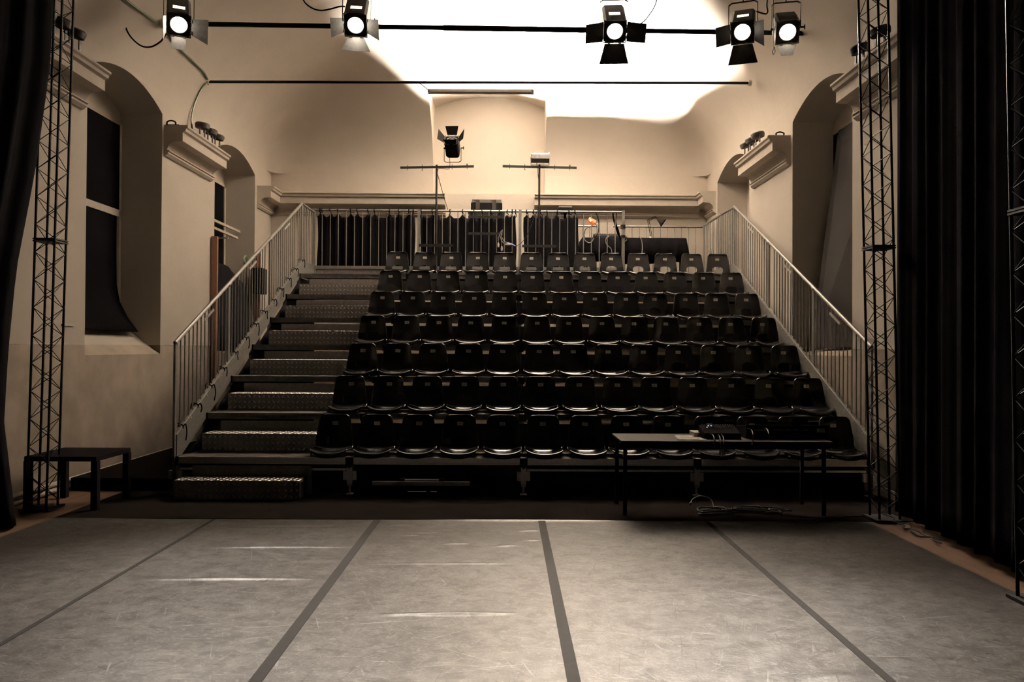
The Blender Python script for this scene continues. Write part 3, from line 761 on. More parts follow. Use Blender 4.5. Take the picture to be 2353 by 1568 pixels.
# ------------------------------------------------------------ stage lamps
def rot_dir(d, roll=0):
    d = Vector(d).normalized(); z = Vector((0, 0, 1)); s = d.cross(z).normalized(); u = s.cross(d)
    m = Matrix((s, d, u)).transposed().to_4x4()
    return m @ Matrix.Rotation(roll, 4, 'Y')
def stage_lamp(name, label, pos, aim, lit, flaps, group, pipe_z=None, size=1.0, spot=95, roll=0, watts=STAGE_W, length=.46, yoke_up=True, vent=True, beam=54, flap_m=None, body_m=None):
    body = body_m or M_LAMPBLACK
    """pos: centre of the lens; the head is built around the aim direction; flaps: list of (side, angle, base, tip, length)"""
    pos = Vector(pos); t = thing(name, label, 'stage lamp', pos, group)
    M = rot_dir(Vector(aim) - pos, roll) @ Matrix.Scale(size, 4)
    H = lambda: MB(M)
    w = .145; Lh = length
    # housing: a box with chamfered edges and a narrower tail
    def ring(y, a, b, c): return [(x, y, z) for x, z in ((-a + c, -b), (a - c, -b), (a, -b + c), (a, b - c), (a - c, b), (-a + c, b), (-a, b - c), (-a, -b + c))]
    rings = [ring(-.005, w, w, .03), ring(-Lh + .05, w, w, .03), ring(-Lh, w * .86, w * .86, .03)]
    mb = H(); vs = [p for r in rings for p in r]; fs = []
    for i in range(2):
        for k in range(8): fs.append((i * 8 + k, i * 8 + (k + 1) % 8, (i + 1) * 8 + (k + 1) % 8, (i + 1) * 8 + k))
    fs.append(tuple(range(16, 24))); mb.add(vs, fs)
    # front plate with a round opening
    N = 32; outer = []; inner = []
    for k in range(N):
        a = 2 * PI * k / N; c, s = math.cos(a), math.sin(a); m = w / max(abs(c), abs(s)); m = min(m, w * 1.25); outer.append((c * m, -.005, s * m)); inner.append((c * .108, -.005, s * .108))
    mb.add(outer + inner, [(k, (k + 1) % N, N + (k + 1) % N, N + k) for k in range(N)])
    mb.add(inner + [(x, -.05, z) for x, y, z in inner], [(k, (k + 1) % N, N + (k + 1) % N, N + k) for k in range(N)])
    hs = mb.build('housing', body, t, ang=25)
    # lens
    mb = H().lathe([(.100, -.035), (.098, -.02), (.07, -.004), (.035, .006), (.006, .010)], (0, 0, 0), (0, 1, 0), 28)
    mb.build('lens', (M_LENS_HOT if spot > 90 else M_LENS) if lit else M_GLASS, t)
    mb = H().tube([(.104 * math.cos(2 * PI * k / 28), .0, .104 * math.sin(2 * PI * k / 28)) for k in range(28)], .006, 6, closed=True)
    mb.build('lens_ring', M_GALVDARK, t)
    if vent:
        mb = H()
        for k in range(6): mb.box(-.072, .072, -.285 + k * .018, -.274 + k * .018, w + .0005, w + .002)
        mb.build('vent_slots', M_VENT if lit else M_GREYPLASTIC, t)
        H().box(-.04, .04, -.13, -.125, w, w + .004).build('badge_strip', M_GREYPLASTIC, t)
        H().box(-.08, .08, -.26, -.14, -w - .006, -w).box(-.12, .12, -Lh - .004, -Lh + .0, -.1, .1).build('tail_plate', body, t)
    # colour frame runners
    H().box(-w, w, 0, .018, -w, -w + .012).box(-w, -w + .012, 0, .018, -w, w).box(w - .012, w, 0, .018, -w, w).build('runner', body, t)
    # flaps (trapezoids hinged on the front edge)
    for side, ang, bs, tp, ln in flaps:
        a = R(ang)
        ex = {'r': Vector((-1, 0, 0)), 'l': Vector((1, 0, 0)), 't': Vector((0, 0, 1)), 'b': Vector((0, 0, -1))}[side]
        ac = Vector((0, 0, 1)) if side in 'rl' else Vector((1, 0, 0))
        o = ex * (w + .004) + Vector((0, .02, 0)); d = ex * math.sin(a) + Vector((0, 1, 0)) * math.cos(a); nn = d.cross(ac).normalized() * .0015
        q = [o - ac * bs, o + ac * bs, o + d * ln + ac * tp, o + d * ln - ac * tp]
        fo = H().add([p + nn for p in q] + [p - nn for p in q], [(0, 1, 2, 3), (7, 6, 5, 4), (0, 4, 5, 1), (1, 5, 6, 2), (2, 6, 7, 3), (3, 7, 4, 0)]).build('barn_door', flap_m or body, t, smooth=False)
        for q_ in (-.09, .05): H().tube([o + ac * q_, o + ac * (q_ + .04)], .008, 6).build('hinge', M_GALVDARK, fo)
    # yoke
    mid = M @ Vector((0, -.20, 0)); s = (M @ Vector((1, 0, 0)) - M @ Vector((0, 0, 0))).normalized(); W = (w + .035) * size
    top = mid + Vector((0, 0, .34 * size if yoke_up else -.30 * size))
    pts = [mid - s * W, mid - s * W + (top - mid) * .92, mid - s * (W - .04) + (top - mid), mid + s * (W - .04) + (top - mid), mid + s * W + (top - mid) * .92, mid + s * W]
    mb = MB()
    for p, q in zip(pts, pts[1:]): mb.bar(p, q, .03 * size, .008, up=s if abs((q - p).normalized().dot(s)) < .5 else (0, 0, 1))
    mb.build('yoke', body, t)
    mb = MB().cyl(mid - s * (W + .005), mid - s * (W + .05), .012, n=8).cyl(mid - s * (W + .05) + Vector((0, 0, .03)), mid - s * (W + .05) - Vector((0, 0, .03)), .008, n=8).cyl(mid + s * (W - .03), mid + s * (W + .012), .016, n=10)
    mb.build('locking_knob', body, t)
    if pipe_z is not None:
        mb = MB().cyl(top, (top.x, top.y, pipe_z[1] - pos.z), .008, n=8)
        py, pz = pipe_z[0] - pos.y, pipe_z[1] - pos.z
        mb.bar((top.x, top.y, pz), (top.x, py, pz), .03, .03).lathe([(.034, -.02), (.034, .02)], (top.x, py, pz), (1, 0, 0), 14)
        mb.build('hook_clamp', body, t)
    if lit:
        ld = bpy.data.lights.new('lamp_beam', 'SPOT'); ld.energy = watts; ld.color = WARM_STAGE; ld.spot_size = R(beam); ld.spot_blend = .7; ld.shadow_soft_size = .06
        lo = bpy.data.objects.new('lamp_beam', ld); C.objects.link(lo); lo.parent = t
        d = (Vector(aim) - pos).normalized(); lo.location = d * .03; lo.rotation_euler = d.to_track_quat('-Z', 'Y').to_euler()
    return t
LY = 9.75
G_L = 'lit stage lamps on the front pipe'
def lpos(px, py): return at(px, py, LY)
PZ = lambda x: (p3a.y, p3a.z + (p3b.z - p3a.z) * (x - p3a.x) / (p3b.x - p3a.x))
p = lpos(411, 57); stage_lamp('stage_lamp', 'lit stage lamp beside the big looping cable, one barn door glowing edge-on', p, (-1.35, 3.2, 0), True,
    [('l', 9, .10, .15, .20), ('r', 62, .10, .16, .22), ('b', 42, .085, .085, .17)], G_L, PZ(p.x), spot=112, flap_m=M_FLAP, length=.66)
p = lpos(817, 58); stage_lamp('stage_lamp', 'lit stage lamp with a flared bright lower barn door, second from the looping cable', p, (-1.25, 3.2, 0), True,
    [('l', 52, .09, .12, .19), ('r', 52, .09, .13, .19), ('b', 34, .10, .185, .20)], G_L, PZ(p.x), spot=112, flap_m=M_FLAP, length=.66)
p = lpos(1413, 72); stage_lamp('stage_lamp', 'lit stage lamp with four wide dark barn doors above the bright vault recess', p, (1.0, 3.3, 0), True,
    [('l', 72, .125, .12, .24), ('r', 72, .125, .12, .25), ('b', 66, .125, .19, .25), ('t', 4, .125, .13, .06)], G_L, PZ(p.x), spot=62, length=.62)
p = lpos(1706, 74); stage_lamp('stage_lamp', 'lit stage lamp with a large dark lower barn door beside the plain flood-like lamp', p, (.3, 2.3, 0), True,
    [('l', 60, .12, .12, .20), ('r', 40, .12, .16, .18), ('b', 66, .12, .185, .24), ('t', 4, .12, .13, .06)], G_L, PZ(p.x), spot=66, beam=46, length=.60)
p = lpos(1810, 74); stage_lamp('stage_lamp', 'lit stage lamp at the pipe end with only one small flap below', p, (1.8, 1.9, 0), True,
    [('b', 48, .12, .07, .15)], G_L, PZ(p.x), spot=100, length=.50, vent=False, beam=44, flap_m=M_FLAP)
# wire-rope loop and thin colour frame of the last lamp are separate things hanging on it
tag(MB().tube(bez([at(1779, -62, 9.84), at(1777, 20, LY), at(1777, 70, LY), at(1778, 108, LY), at(1775, 118, LY), at(1777, 125, LY), at(1781, 118, LY), at(1779, 108, LY)], 6), .005, 6).build('safety_cable', M_CABLE),
    'looped safety wire hanging beside the lamp at the end of the pipe', 'cable')

# cables around the lamps
def cable(label, pts, r, m=M_CABLE, name='cable', n=8, group=None):
    return tag(MB().tube(bez(pts, n), r, 6).build(name, m), label, 'cable', group)
cable('black cable drooping in a big loop beside the lamp nearest the side wall', [at(279, -20, 10.2), at(281, 30, 10.2), at(294, 75, 10.2), at(320, 103, 10.2), at(345, 108, 10.2), at(368, 96, 10.1), at(382, 78, 9.95)], .011)
cable('black cable curving from the picture top to the second lit lamp', [at(692, -20, 9.9), at(700, 5, 9.9), at(720, 20, 9.9), at(740, 24, 9.9), at(762, 20, 9.88), at(780, 15, 9.85), at(792, 15, 9.8)], .010)
cable('black cable arching from the thick pipe up beside the lamp with wide dark barn doors', [at(1512, -20, 10.7), at(1506, 10, 10.7), at(1492, 34, 10.7), at(1476, 52, 10.7), at(1458, 61, 10.72)], .009)
cable('black cable loop on the side of the lamp with the large dark lower barn door', [at(1764, -10, 9.75), at(1762, 12, 9.75), at(1764, 26, 9.75), at(1760, 32, 9.75), at(1750, 30, 9.75), at(1738, 26, 9.72)], .010)
cable('thin safety wire beside the lamp with wide dark barn doors', [at(1368, -15, 9.7), at(1370, 8, 9.7), at(1375, 25, 9.7), at(1380, 38, 9.7)], .004)
def on_wall(px, py):
    # point where a photo ray meets the side vault, a little in front of it
    best = None
    for k in range(400):
        Y = 8 + k * .02; q = at(px, py, Y)
        if q.z > SPRING:
            lim = vault(max(XL, q.x), q.y)
            if q.x <= XL or q.z >= lim: return q
        elif q.x <= XL + .02: return q
        best = q
    return best
def inset(q, d=.03): return q + (Vector((XC, q.y - .5, 4.5)) - q).normalized() * d
cable('green cable running down the vault to the end of the thick black pipe', [inset(on_wall(272, -14)), inset(on_wall(300, 10)), inset(on_wall(335, 35)), inset(on_wall(366, 57))], .014, M_GREENCABLE)
cable('green cable on the wall between the thick and the thin black pipe', [inset(on_wall(385, 80)), inset(on_wall(409, 110)), inset(on_wall(440, 140)), inset(on_wall(463, 163)), inset(on_wall(473, 181))], .016, M_GREENCABLE)
cable('green cable curving down from the thin black pipe to the cornice', [inset(on_wall(474, 186)), inset(on_wall(458, 205)), inset(on_wall(444, 236)), inset(on_wall(436, 270)), inset(on_wall(434, 300), .06)], .014, M_GREENCABLE)

# ------------------------------------------------------------ light stands behind the top row
def t_stand(label, pole_px, ybar, xa, xb, ya, yb, Y, zbase):
    a, b = at(xa, ya, Y), at(xb, yb, Y); top = at(pole_px, ybar, Y)
    t = thing('light_stand', label, 'light stand', (top.x, Y, zbase), 'T-shaped light stands behind the top row')
    P = lambda mb, n, m: rooted(mb, t).build(n, m, t)
    P(MB().cyl((top.x, Y, zbase), (top.x, Y, top.z + .04), .021, n=10), 'pole', M_BLACKMETAL)
    P(MB().bar(a, b, .035, .04), 'crossbar', M_BLACKMETAL)
    for k in range(5):
        q = a.lerp(b, .095 + k * .203)
        mb = MB().cyl((q.x, Y, q.z - .05), (q.x, Y, q.z + .05), .006, n=6)
        if k in (1, 4): mb.bar((q.x, Y, q.z - .03 - .02 * (k == 1)), (q.x - .015, Y, q.z + (.06 if k == 4 else -.065)), .008).bar((q.x, Y, q.z - .03 - .02 * (k == 1)), (q.x + .015, Y, q.z + (.06 if k == 4 else -.065)), .008)
        P(mb, 'hook_bolt', M_BLACKMETAL)
    P(MB().bar((top.x - .33, Y - .03, zbase + .66), (top.x + .33, Y - .03, zbase + .66), .03, .05), 'brace', M_BLACKMETAL)
    P(MB().box(top.x - .2, top.x + .2, Y - .04, Y + .04, zbase, zbase + .03), 'base', M_BLACKMETAL)
    return t, a, b, top
SY = 14.92
s1 = t_stand('black T-shaped light stand carrying the dark lamp with raised barn doors', 1003.5, 384, 920, 1089, 385.5, 382.5, SY, rz_(6) + .002)
s2 = t_stand('black T-shaped light stand carrying the small lit flood lamp', 1239.5, 383, 1155, 1325, 382, 386, SY, rz_(6) + .002)
cable('thin black cable running down from the crossbar of the stand with the dark lamp', [at(1004, 395, SY), at(1012, 424, SY + .1), at(1022, 460, SY + .2), at(1030, 484, SY + .25)], .007)
cable('thin black cable dangling from the dark lamp onto its crossbar', [at(1033, 362, SY), at(1034, 376, SY - .05), at(1032, 388, SY - .03), at(1022, 388, SY - .03), at(1008, 388, SY - .02), at(1005, 396, SY)], .006)
cable('thin black cable along the pole under the small lit flood lamp', [at(1233, 372, SY), at(1236, 400, SY - .03), at(1240, 440, SY - .04), at(1238, 480, SY - .04)], .006)
# dark lamp, pointing up and away
p = at(1040, 338, SY + .12)
stage_lamp('stage_lamp', 'unlit dark stage lamp pointing up on the light stand, barn doors open', p + Vector((0, -.25, .06)), p + Vector((-.15, -2.6, 1.75)), False,
    [('l', 38, .10, .16, .20), ('r', 38, .10, .16, .20), ('b', 20, .10, .15, .2), ('t', 32, .10, .14, .19)], None, None, size=.92, yoke_up=False, length=.36, body_m=M_DARKLAMP)
# small lit flood: open-topped trough
fp = at(1241, 362, SY); fw, fh = .168, .105
fd = thing('flood_lamp', 'small lit flood lamp on the light stand, casting the bright patch on the vault', 'stage lamp', fp)
P = lambda mb, n, m, **k: rooted(mb, fd).build(n, m, fd, **k)
x0, x1, z0, z1 = fp.x - fw, fp.x + fw, fp.z - .10, fp.z + .085
FLY0, FLY1 = fp.y - .12, fp.y + .12
mb = MB()
for (ya, za), (yb, zb) in (((FLY0, z1 - .045), (FLY0, z0 + .05)), ((FLY0, z0 + .05), (FLY0 + .07, z0)), ((FLY0 + .07, z0), (FLY1 - .07, z0)), ((FLY1 - .07, z0), (FLY1, z0 + .05)), ((FLY1, z0 + .05), (FLY1, z1 + .03))):
    mb.bar((fp.x, ya, za), (fp.x, yb, zb), 2 * fw, .004, up=(0, 1, 0) if abs(za - zb) > abs(ya - yb) else (0, 0, 1))
P(mb, 'trough', M_GALVDARK, smooth=False)
pr = [(FLY0 - .015, z1 - .02), (FLY0 - .01, z0 + .05), (FLY0 + .06, z0 - .01), (FLY1 - .06, z0 - .01), (FLY1 + .01, z0 + .05), (FLY1 + .015, z1), (fp.y, z1 + .004)]
for a, b in ((x0 - .006, x0), (x1, x1 + .006)): P(MB().prism(pr, lambda u, v, w: (w, u, v), a, b), 'end_plate', M_GALVDARK, smooth=False)
P(MB().cyl((x0 + .03, fp.y, z1 - .15), (x1 - .03, fp.y, z1 - .15), .008, n=10), 'lamp_tube', M_FLOODTUBE)
mb = MB().tube([(x0 - .012, fp.y, fp.z), (x0 - .012, fp.y, z0 - .05), (x1 + .012, fp.y, z0 - .05), (x1 + .012, fp.y, fp.z)], .007, 6)
P(mb, 'bracket', M_BLACKMETAL)
P(MB().cyl((fp.x, fp.y, z0 - .05), (fp.x, fp.y, s2[1].z + .0), .008, n=8), 'stem', M_BLACKMETAL)
ld = bpy.data.lights.new('flood_beam', 'AREA'); ld.shape = 'RECTANGLE'; ld.size = .26; ld.size_y = .07; ld.energy = FLOOD_W; ld.color = WARM
lo = bpy.data.objects.new('flood_beam', ld); C.objects.link(lo); lo.parent = fd; lo.location = Vector((fp.x - .01, fp.y, z1 - .138)) - fd.location; lo.rotation_euler = (PI, R(12), 0)

# ------------------------------------------------------------ small floodlights on the cornices
def cornice_lamp(label, p, yaw, tilt, group, glint=True):
    t = thing('cornice_lamp', label, 'floodlight', p, group, yaw)
    M = Matrix.Translation((0, 0, .23)) @ Matrix.Rotation(tilt, 4, 'X')
    MB(M).lathe([(.06, -.05), (.105, -.04), (.115, 0), (.115, .03), (.10, .045)], (0, 0, 0), (0, 0, 1), 20).build('lamp_head', M_LAMPBLACK, t)
    MB().bar((-.10, 0, .0), (-.10, 0, .23), .012, .04).bar((.10, 0, .0), (.10, 0, .23), .012, .04).bar((-.10, 0, .008), (.10, 0, .008), .04, .012).build('bracket', M_LAMPBLACK, t)
    if glint: MB().box(-.085, .085, .022, .028, .012, .075).build('glass_plate', M_REFLECT, t)
    return t
def lamp_row(pts, where, group, yaw, tilts):
    n = len(pts)
    for k, p in enumerate(pts):
        w = ['nearest the stage', 'the middle one', 'farthest from the stage'] if n == 3 else ['nearer the stage', 'farther from the stage']
        cornice_lamp('small dark floodlight on %s, %s' % (where, w[k]), p, yaw, tilts[k], group)
    a, b = Vector(pts[0]), Vector(pts[-1]); d = (b - a).normalized() * .22
    tag(MB().bar(a - d + Vector((0, 0, -.008)), b + d * .7 + Vector((0, 0, -.008)), .05, .012).build('mounting_bar', M_LAMPBLACK), 'dark mounting bar under the floodlights on ' + where, 'bar')
CZ = 5.056
lamp_row([(XL + .22, 8.22, CZ), (XL + .22, 8.5, CZ), (XL + .22, 8.78, CZ)], 'the cornice behind the side table', 'floodlights on the cornice behind the tower', PI / 2, [.15, .2, .25])
lamp_row([(XL + .22, 12.45, CZ), (XL + .22, 12.78, CZ), (XL + .22, 13.1, CZ)], 'the cornice between the blinded windows', 'floodlights on the cornice between the blinded windows', PI / 2, [.1, .15, .25])
lamp_row([(XR - .22, 12.75, CZ), (XR - .22, 13.05, CZ), (XR - .22, 13.35, CZ)], 'the cornice over the seat-row railing', 'floodlights on the cornice above the seat-row railing', -PI / 2, [.2, .25, .3])
lamp_row([(XR - .22, 8.55, CZ), (XR - .22, 9.05, CZ)], 'the cornice behind the wide curtain', 'floodlights on the cornice behind the curtain tower', -PI / 2, [.25, .3])
for lab, x, y in (('small dark clamp on the near end of the cornice between the blinded windows', XL + .08, 11.62), ('small dark clamp on the near end of the cornice above the seat-row railing', XR - .12, 11.98)):
    tag(MB().tube(bez([(x - .06, y, CZ), (x - .06, y, CZ + .05), (x + .0, y, CZ + .07), (x + .06, y, CZ + .05), (x + .06, y + .02, CZ + .02)], 6), .012, 8).bar((x - .1, y, CZ + .0), (x + .12, y, CZ + .0), .03, .02).build('pipe_clamp', M_BLACKMETAL), lab, 'clamp')

# ------------------------------------------------------------ black cloths tied to the guard panels
def tied_cloth(label, pxa, pxb, ties, seed, ragged=.0):
    Yc = 15.035; xa, xb = at(pxa, 500, Yc).x, at(pxb, 500, Yc).x
    t = thing('tied_cloth', label, 'black cloth', ((xa + xb) / 2, Yc, rz_(6)), 'black cloths tied to the guard panels')
    rnd = random.Random(seed); tx = sorted(at(q, 500, Yc).x for q in ties); rows = []
    N = int((xb - xa) / .025)
    for j in range(13):
        v = j / 12; row = []
        for i in range(N + 1):
            x = xa + (xb - xa) * i / N
            d = min(abs(x - q) for q in tx); zt = 4.335 - min(.085, .085 * math.sin(min(1, d / .09) * PI / 2)) 
            z = rz_(6) + .05 + (zt - rz_(6) - .05) * v
            xx = x + (.012 * math.sin(z * 5 + seed) if i in (0, N) else 0)
            row.append((xx, Yc + .018 * math.sin(x * 34 + seed) * (1 - .4 * v) + .008 * math.sin(x * 71) + .012, z))
        rows.append(row)
    rooted(MB().grid(rows), t).build('cloth', M_BLACKCLOTH, t, ang=80, solid=.003)
    for q in tx:
        mb = MB()
        mb.tube([(q + rnd.uniform(-.01, .01), 15.0 + .03 * math.cos(a), 4.385 + .033 * math.sin(a)) for a in [k * 2 * PI / 12 for k in range(12)]], .009, 6, closed=True)
        mb.tube(bez([(q, 15.02, 4.33), (q + .01, 14.985, 4.35), (q + rnd.uniform(-.05, .05), 14.97, 4.28), (q + rnd.uniform(-.05, .05), 14.965, 4.24)], 4), .007, 6)
        rooted(mb, t).build('tie', M_BLACKCLOTH, t)
tied_cloth('black cloth tied to the guard panel next to the stair aisle', 730, 953, [736, 741, 760, 777, 806, 821, 846, 861, 895, 917, 940, 950], 1)
tied_cloth('black cloth tied to the middle guard panel, behind the stand with the dark lamp', 966, 1186, [968, 994, 1005, 1034, 1063, 1089, 1108, 1128, 1148, 1165, 1177, 1184], 2)
tied_cloth('black cloth tied to the guard panel behind the stand with the small lit flood', 1204, 1330, [1210, 1225, 1241, 1256, 1280, 1307, 1321], 3)

# cloth ties left on the stair railing
for k in range(13):
    y = 8.95 + k * .43; z = pl(y, BOTA, BOTB) if y < 14.12 else BOTB[1]; X = TX0; rnd = random.Random(k)
    mb = MB().tube([(X + .03 * math.cos(a), y, z + .028 * math.sin(a)) for a in [i * PI / 5 for i in range(10)]], .008, 6, closed=True)
    l = rnd.uniform(.06, .18)
    mb.tube(bez([(X + .03, y, z + .01), (X + .05, y + .02, z + .03), (X + .06, y + rnd.uniform(-.03, .05), z - l * .4), (X + .05, y + .03, z - l)], 4), .007, 6)
    mb.tube(bez([(X + .02, y, z + .02), (X - .03, y - .03, z + .04), (X - .05, y - .03, z - .03)], 4), .007, 6)
    tag(mb.build('cloth_tie', M_BLACKCLOTH), 'black cloth tie knotted on the stair railing, %s' % ('lowest of the row' if k == 0 else 'topmost of the row' if k == 12 else NTH[k] + ' knot from the bottom'), 'tie', 'cloth ties on the stair railing')
# ------------------------------------------------------------ boxes and rack behind the guard panels
def rack_case(label, px0, px1, pyt, pyb, Y, dep, straps):
    a, b = at(px0, pyt, Y), at(px1, pyb, Y); t = thing('equipment_case', label, 'case', ((a.x + b.x) / 2, Y + dep / 2, b.z))
    hgt = a.z - b.z; x0, x1 = a.x, b.x
    rooted(MB().box(x0, x1, Y, Y + dep, b.z, a.z - hgt * .34), t).build('body', M_BLACKPAINT, t, bevel=.008)
    mb = MB(); zt, zl = a.z, a.z - hgt * .33
    mb.add([(x0 + .01, Y, zl), (x1 - .01, Y, zl), (x1 - .01, Y + dep, zl), (x0 + .01, Y + dep, zl), (x0 + .02, Y + .06, zt), (x1 - .02, Y + .06, zt), (x1 - .02, Y + dep, zt), (x0 + .02, Y + dep, zt)],
           [(3, 2, 1, 0), (4, 5, 6, 7), (0, 1, 5, 4), (1, 2, 6, 5), (2, 3, 7, 6), (3, 0, 4, 7)])
    rooted(mb, t).build('lid', M_LID, t, smooth=False)
    for f in straps:
        x = x0 + (x1 - x0) * f; rooted(MB().box(x - .04, x + .04, Y - .012, Y, b.z + .02, zl + .06).box(x - .075, x + .03, Y - .014, Y - .002, zl + .03, zl + .05), t).build('strap', M_PLY, t)
    return t, a, b
c1, ca, cb = rack_case('large dark equipment case on the rack behind the middle guard panel', 1082, 1154, 457, 484, 15.3, .45, (.22, .74))
rk = thing('equipment_rack', 'black frame behind the middle guard panel carrying the large dark case', 'rack', ((ca.x + cb.x) / 2, 15.5, rz_(6)))
rz0 = rz_(6) + .002
for x in (ca.x + .02, cb.x - .02):
    for y in (15.28, 15.72): rooted(MB().box(x - .02, x + .02, y - .02, y + .02, rz0, cb.z - .045), rk).build('leg', M_BLACKMETAL, rk)
for z in (cb.z - .025,): rooted(MB().box(ca.x - .06, cb.x + .06, 15.24, 15.76, z - .02, z + .02), rk).build('shelf', M_BLACKMETAL, rk)
for py in (500, 537.5):
    q0, q1 = at(1076, py, 14.99), at(1158, py, 14.99)
    tag(MB().bar((q0.x, 14.955, q0.z), (q1.x, 14.955, q1.z), .012, .045).build('cross_strut', M_BLACKMETAL), 'black strut across the middle guard panel, %s one under the large dark case' % ('upper' if py == 500 else 'lower'), 'strut', 'black struts under the large case')
c2, da, db = rack_case('small black equipment box peeking over the guard panel by the flood stand', 1283, 1316, 472, 485, 15.3, .3, ())
rk2 = thing('box_stand', 'black stand behind the guard panel carrying the small black equipment box', 'stand', ((da.x + db.x) / 2, 15.45, rz_(6)))
rooted(MB().box((da.x + db.x) / 2 - .025, (da.x + db.x) / 2 + .025, 15.42, 15.47, rz0, db.z - .03), rk2).build('pole', M_BLACKMETAL, rk2)
rooted(MB().box(da.x, db.x, 15.32, 15.58, db.z - .03, db.z - .003), rk2).build('tray', M_BLACKMETAL, rk2)
rooted(MB().box((da.x + db.x) / 2 - .2, (da.x + db.x) / 2 + .2, 15.3, 15.6, rz0, rz0 + .03), rk2).build('base', M_BLACKMETAL, rk2)
# stage-box cables with pale plugs hanging on the middle panel
cab = thing('plug_bundle', 'bundle of grey cables with pale plugs hanging on the middle guard panel', 'cable', at(1155, 535, 14.95))
for k, (pts, tip) in enumerate((([(1155, 528), (1149, 538), (1152, 552), (1160, 562)], (1176, 562)), ([(1155, 530), (1152, 540), (1158, 554), (1166, 558)], (1184, 566)), ([(1152, 530), (1146, 545), (1145, 558)], (1145, 568)), ([(1154, 532), (1152, 556), (1153, 566)], (1153, 577)))):
    P3 = [at(x, y, 14.94) for x, y in pts]; q = at(*tip, 14.93)
    rooted(MB().tube(bez(P3, 5), .006, 6), cab).build('cord', M_GREYCABLE, cab)
    rooted(MB().tube([P3[-1], P3[-1].lerp(q, .5), q], [.012, .022, .016], 8), cab).build('plug', M_BLUEPLUG if k == 1 else M_STICKER, cab)
cable('thin black cable sagging from the flood stand to the plug bundle', [at(1238, 478, 14.93), at(1228, 500, 14.93), at(1212, 540, 14.93), at(1196, 560, 14.93), at(1184, 566, 14.93)], .006)
# leaning wooden handrail glimpsed behind the cloths
tag(MB().bar(at(1194, 552, 16.5), at(1212, 572, 16.5), .05, .05).build('wooden_batten', M_STUCCO), 'pale wooden batten glimpsed between two black cloths on the guard panels', 'batten')

# ------------------------------------------------------------ control desk
DY0, DY1 = 15.42, 16.1; DZ = at(1500, 547, DY0).z
dx0, dx1 = at(1338, 545, DY0).x, at(1577, 547, DY0).x
tb = thing('control_desk', 'long control desk at the top of the seating, hidden under its black cloth', 'table', ((dx0 + dx1) / 2, DY0 + .34, rz_(6)))
for x in (dx0 + .1, dx1 - .1):
    for y in (DY0 + .08, DY1 - .06): rooted(MB().cyl((x, y, rz0), (x, y, DZ - .03), .025, n=10), tb).build('leg', M_BLACKMETAL, tb)
rooted(MB().box(dx0, dx1, DY0 + .02, DY1, DZ - .03, DZ - .004), tb).build('tabletop', M_BLACKPAINT, tb)
mb = MB(); hz = at(1500, 606, DY0).z
N = 60; rows = []
for z, o in ((hz, .09), ((hz + DZ) / 2, .05), (DZ, 0)):
    row = []
    for i in range(N + 1):
        u = i / N; x = dx0 + (dx1 - dx0) * u + o * (2.4 * max(0, u - .95) * 20 - .6 * max(0, .05 - u) * 20) * .42
        w = (DZ - z) * .03 * math.sin(u * 60) if z < DZ else 0
        row.append((x, DY0 - o * .3 + w, z + (.03 * math.sin(u * 9) if z == hz else 0)))
    rows.append(row)
mb.grid(rows)
mb.quad((dx0, DY0, DZ), (dx1, DY0, DZ), (dx1, DY1, DZ), (dx0, DY1, DZ))
mb.quad(rows[0][N], rows[2][N], (dx1, DY1, DZ), (dx1 + .08, DY1, hz)); mb.quad(rows[0][0], rows[2][0], (dx0, DY1, DZ), (dx0 - .02, DY1, hz))
tag(mb.build('table_cloth', M_BLIND, ang=60, solid=.003), 'black cloth draped over the control desk', 'cloth')
# desk lamp
lb = at(1495, 544, 15.6); lb.z = DZ + .004
dl = thing('desk_lamp', 'black articulated desk lamp on a white base on the control desk', 'desk lamp', lb)
P = lambda mb, n, m, **k: rooted(mb, dl).build(n, m, dl, **k)
e1, e2, sh = at(1488, 506, 15.6), at(1506, 499, 15.6), at(1521, 511, 15.6)
P(MB().lathe([(.085, 0), (.085, .015), (.03, .025), (.015, .05)], lb, (0, 0, 1), 18), 'base', M_STICKER)
P(MB().tube([lb + Vector((0, 0, .05)), e1], .007, 6).tube([lb + Vector((.03, 0, .05)), e1 + Vector((.03, 0, .0))], .006, 6), 'lower_arm', M_DARKLAMP)
P(MB().tube([e1, e2 + Vector((0, 0, .015))], .007, 6).tube([e1 + Vector((.02, 0, -.025)), e2 + Vector((0, 0, -.01))], .006, 6).tube([e2, sh - Vector((.06, 0, -.05))], .008, 6), 'upper_arm', M_DARKLAMP)
P(MB().lathe([(.02, -.06), (.03, -.05), (.045, 0), (.09, .08), (.088, .082)], sh - Vector((.04, 0, -.03)), (.75, -.2, -.55), 18), 'lamp_shade', M_DARKLAMP)
P(MB().lathe([(.005, -.03), (.028, -.01), (.03, .02), (.01, .05)], sh + Vector((-.0, -.02, .02)), (.75, -.2, -.55), 12), 'bulb', M_GLASS)
# orange clip lamp behind the gap
ob_ = at(1358, 508, 15.9); ol = thing('clip_lamp', 'small lit orange clip lamp behind the guard panel at the control desk', 'lamp', ob_)
rooted(MB().lathe([(.05, -.07), (.06, 0), (.07, .09)], ob_, (.8, 0, -.55), 14), ol).build('lamp_shade', M_ORANGE, ol)
rooted(MB().lathe([(.005, -.025), (.024, 0), (.005, .025)], ob_ + Vector((-.01, -.07, .0)), (1, 0, 0), 10), ol).build('bulb', M_BULB, ol)
rooted(MB().tube(bez([ob_ + Vector((.06, 0, -.03)), at(1372, 520, 15.9), at(1378, 530, 15.85), (at(1378, 530, 15.8).x, 15.85, DZ + .005)], 6), .010, 6), ol).build('gooseneck', M_GREYCABLE, ol)
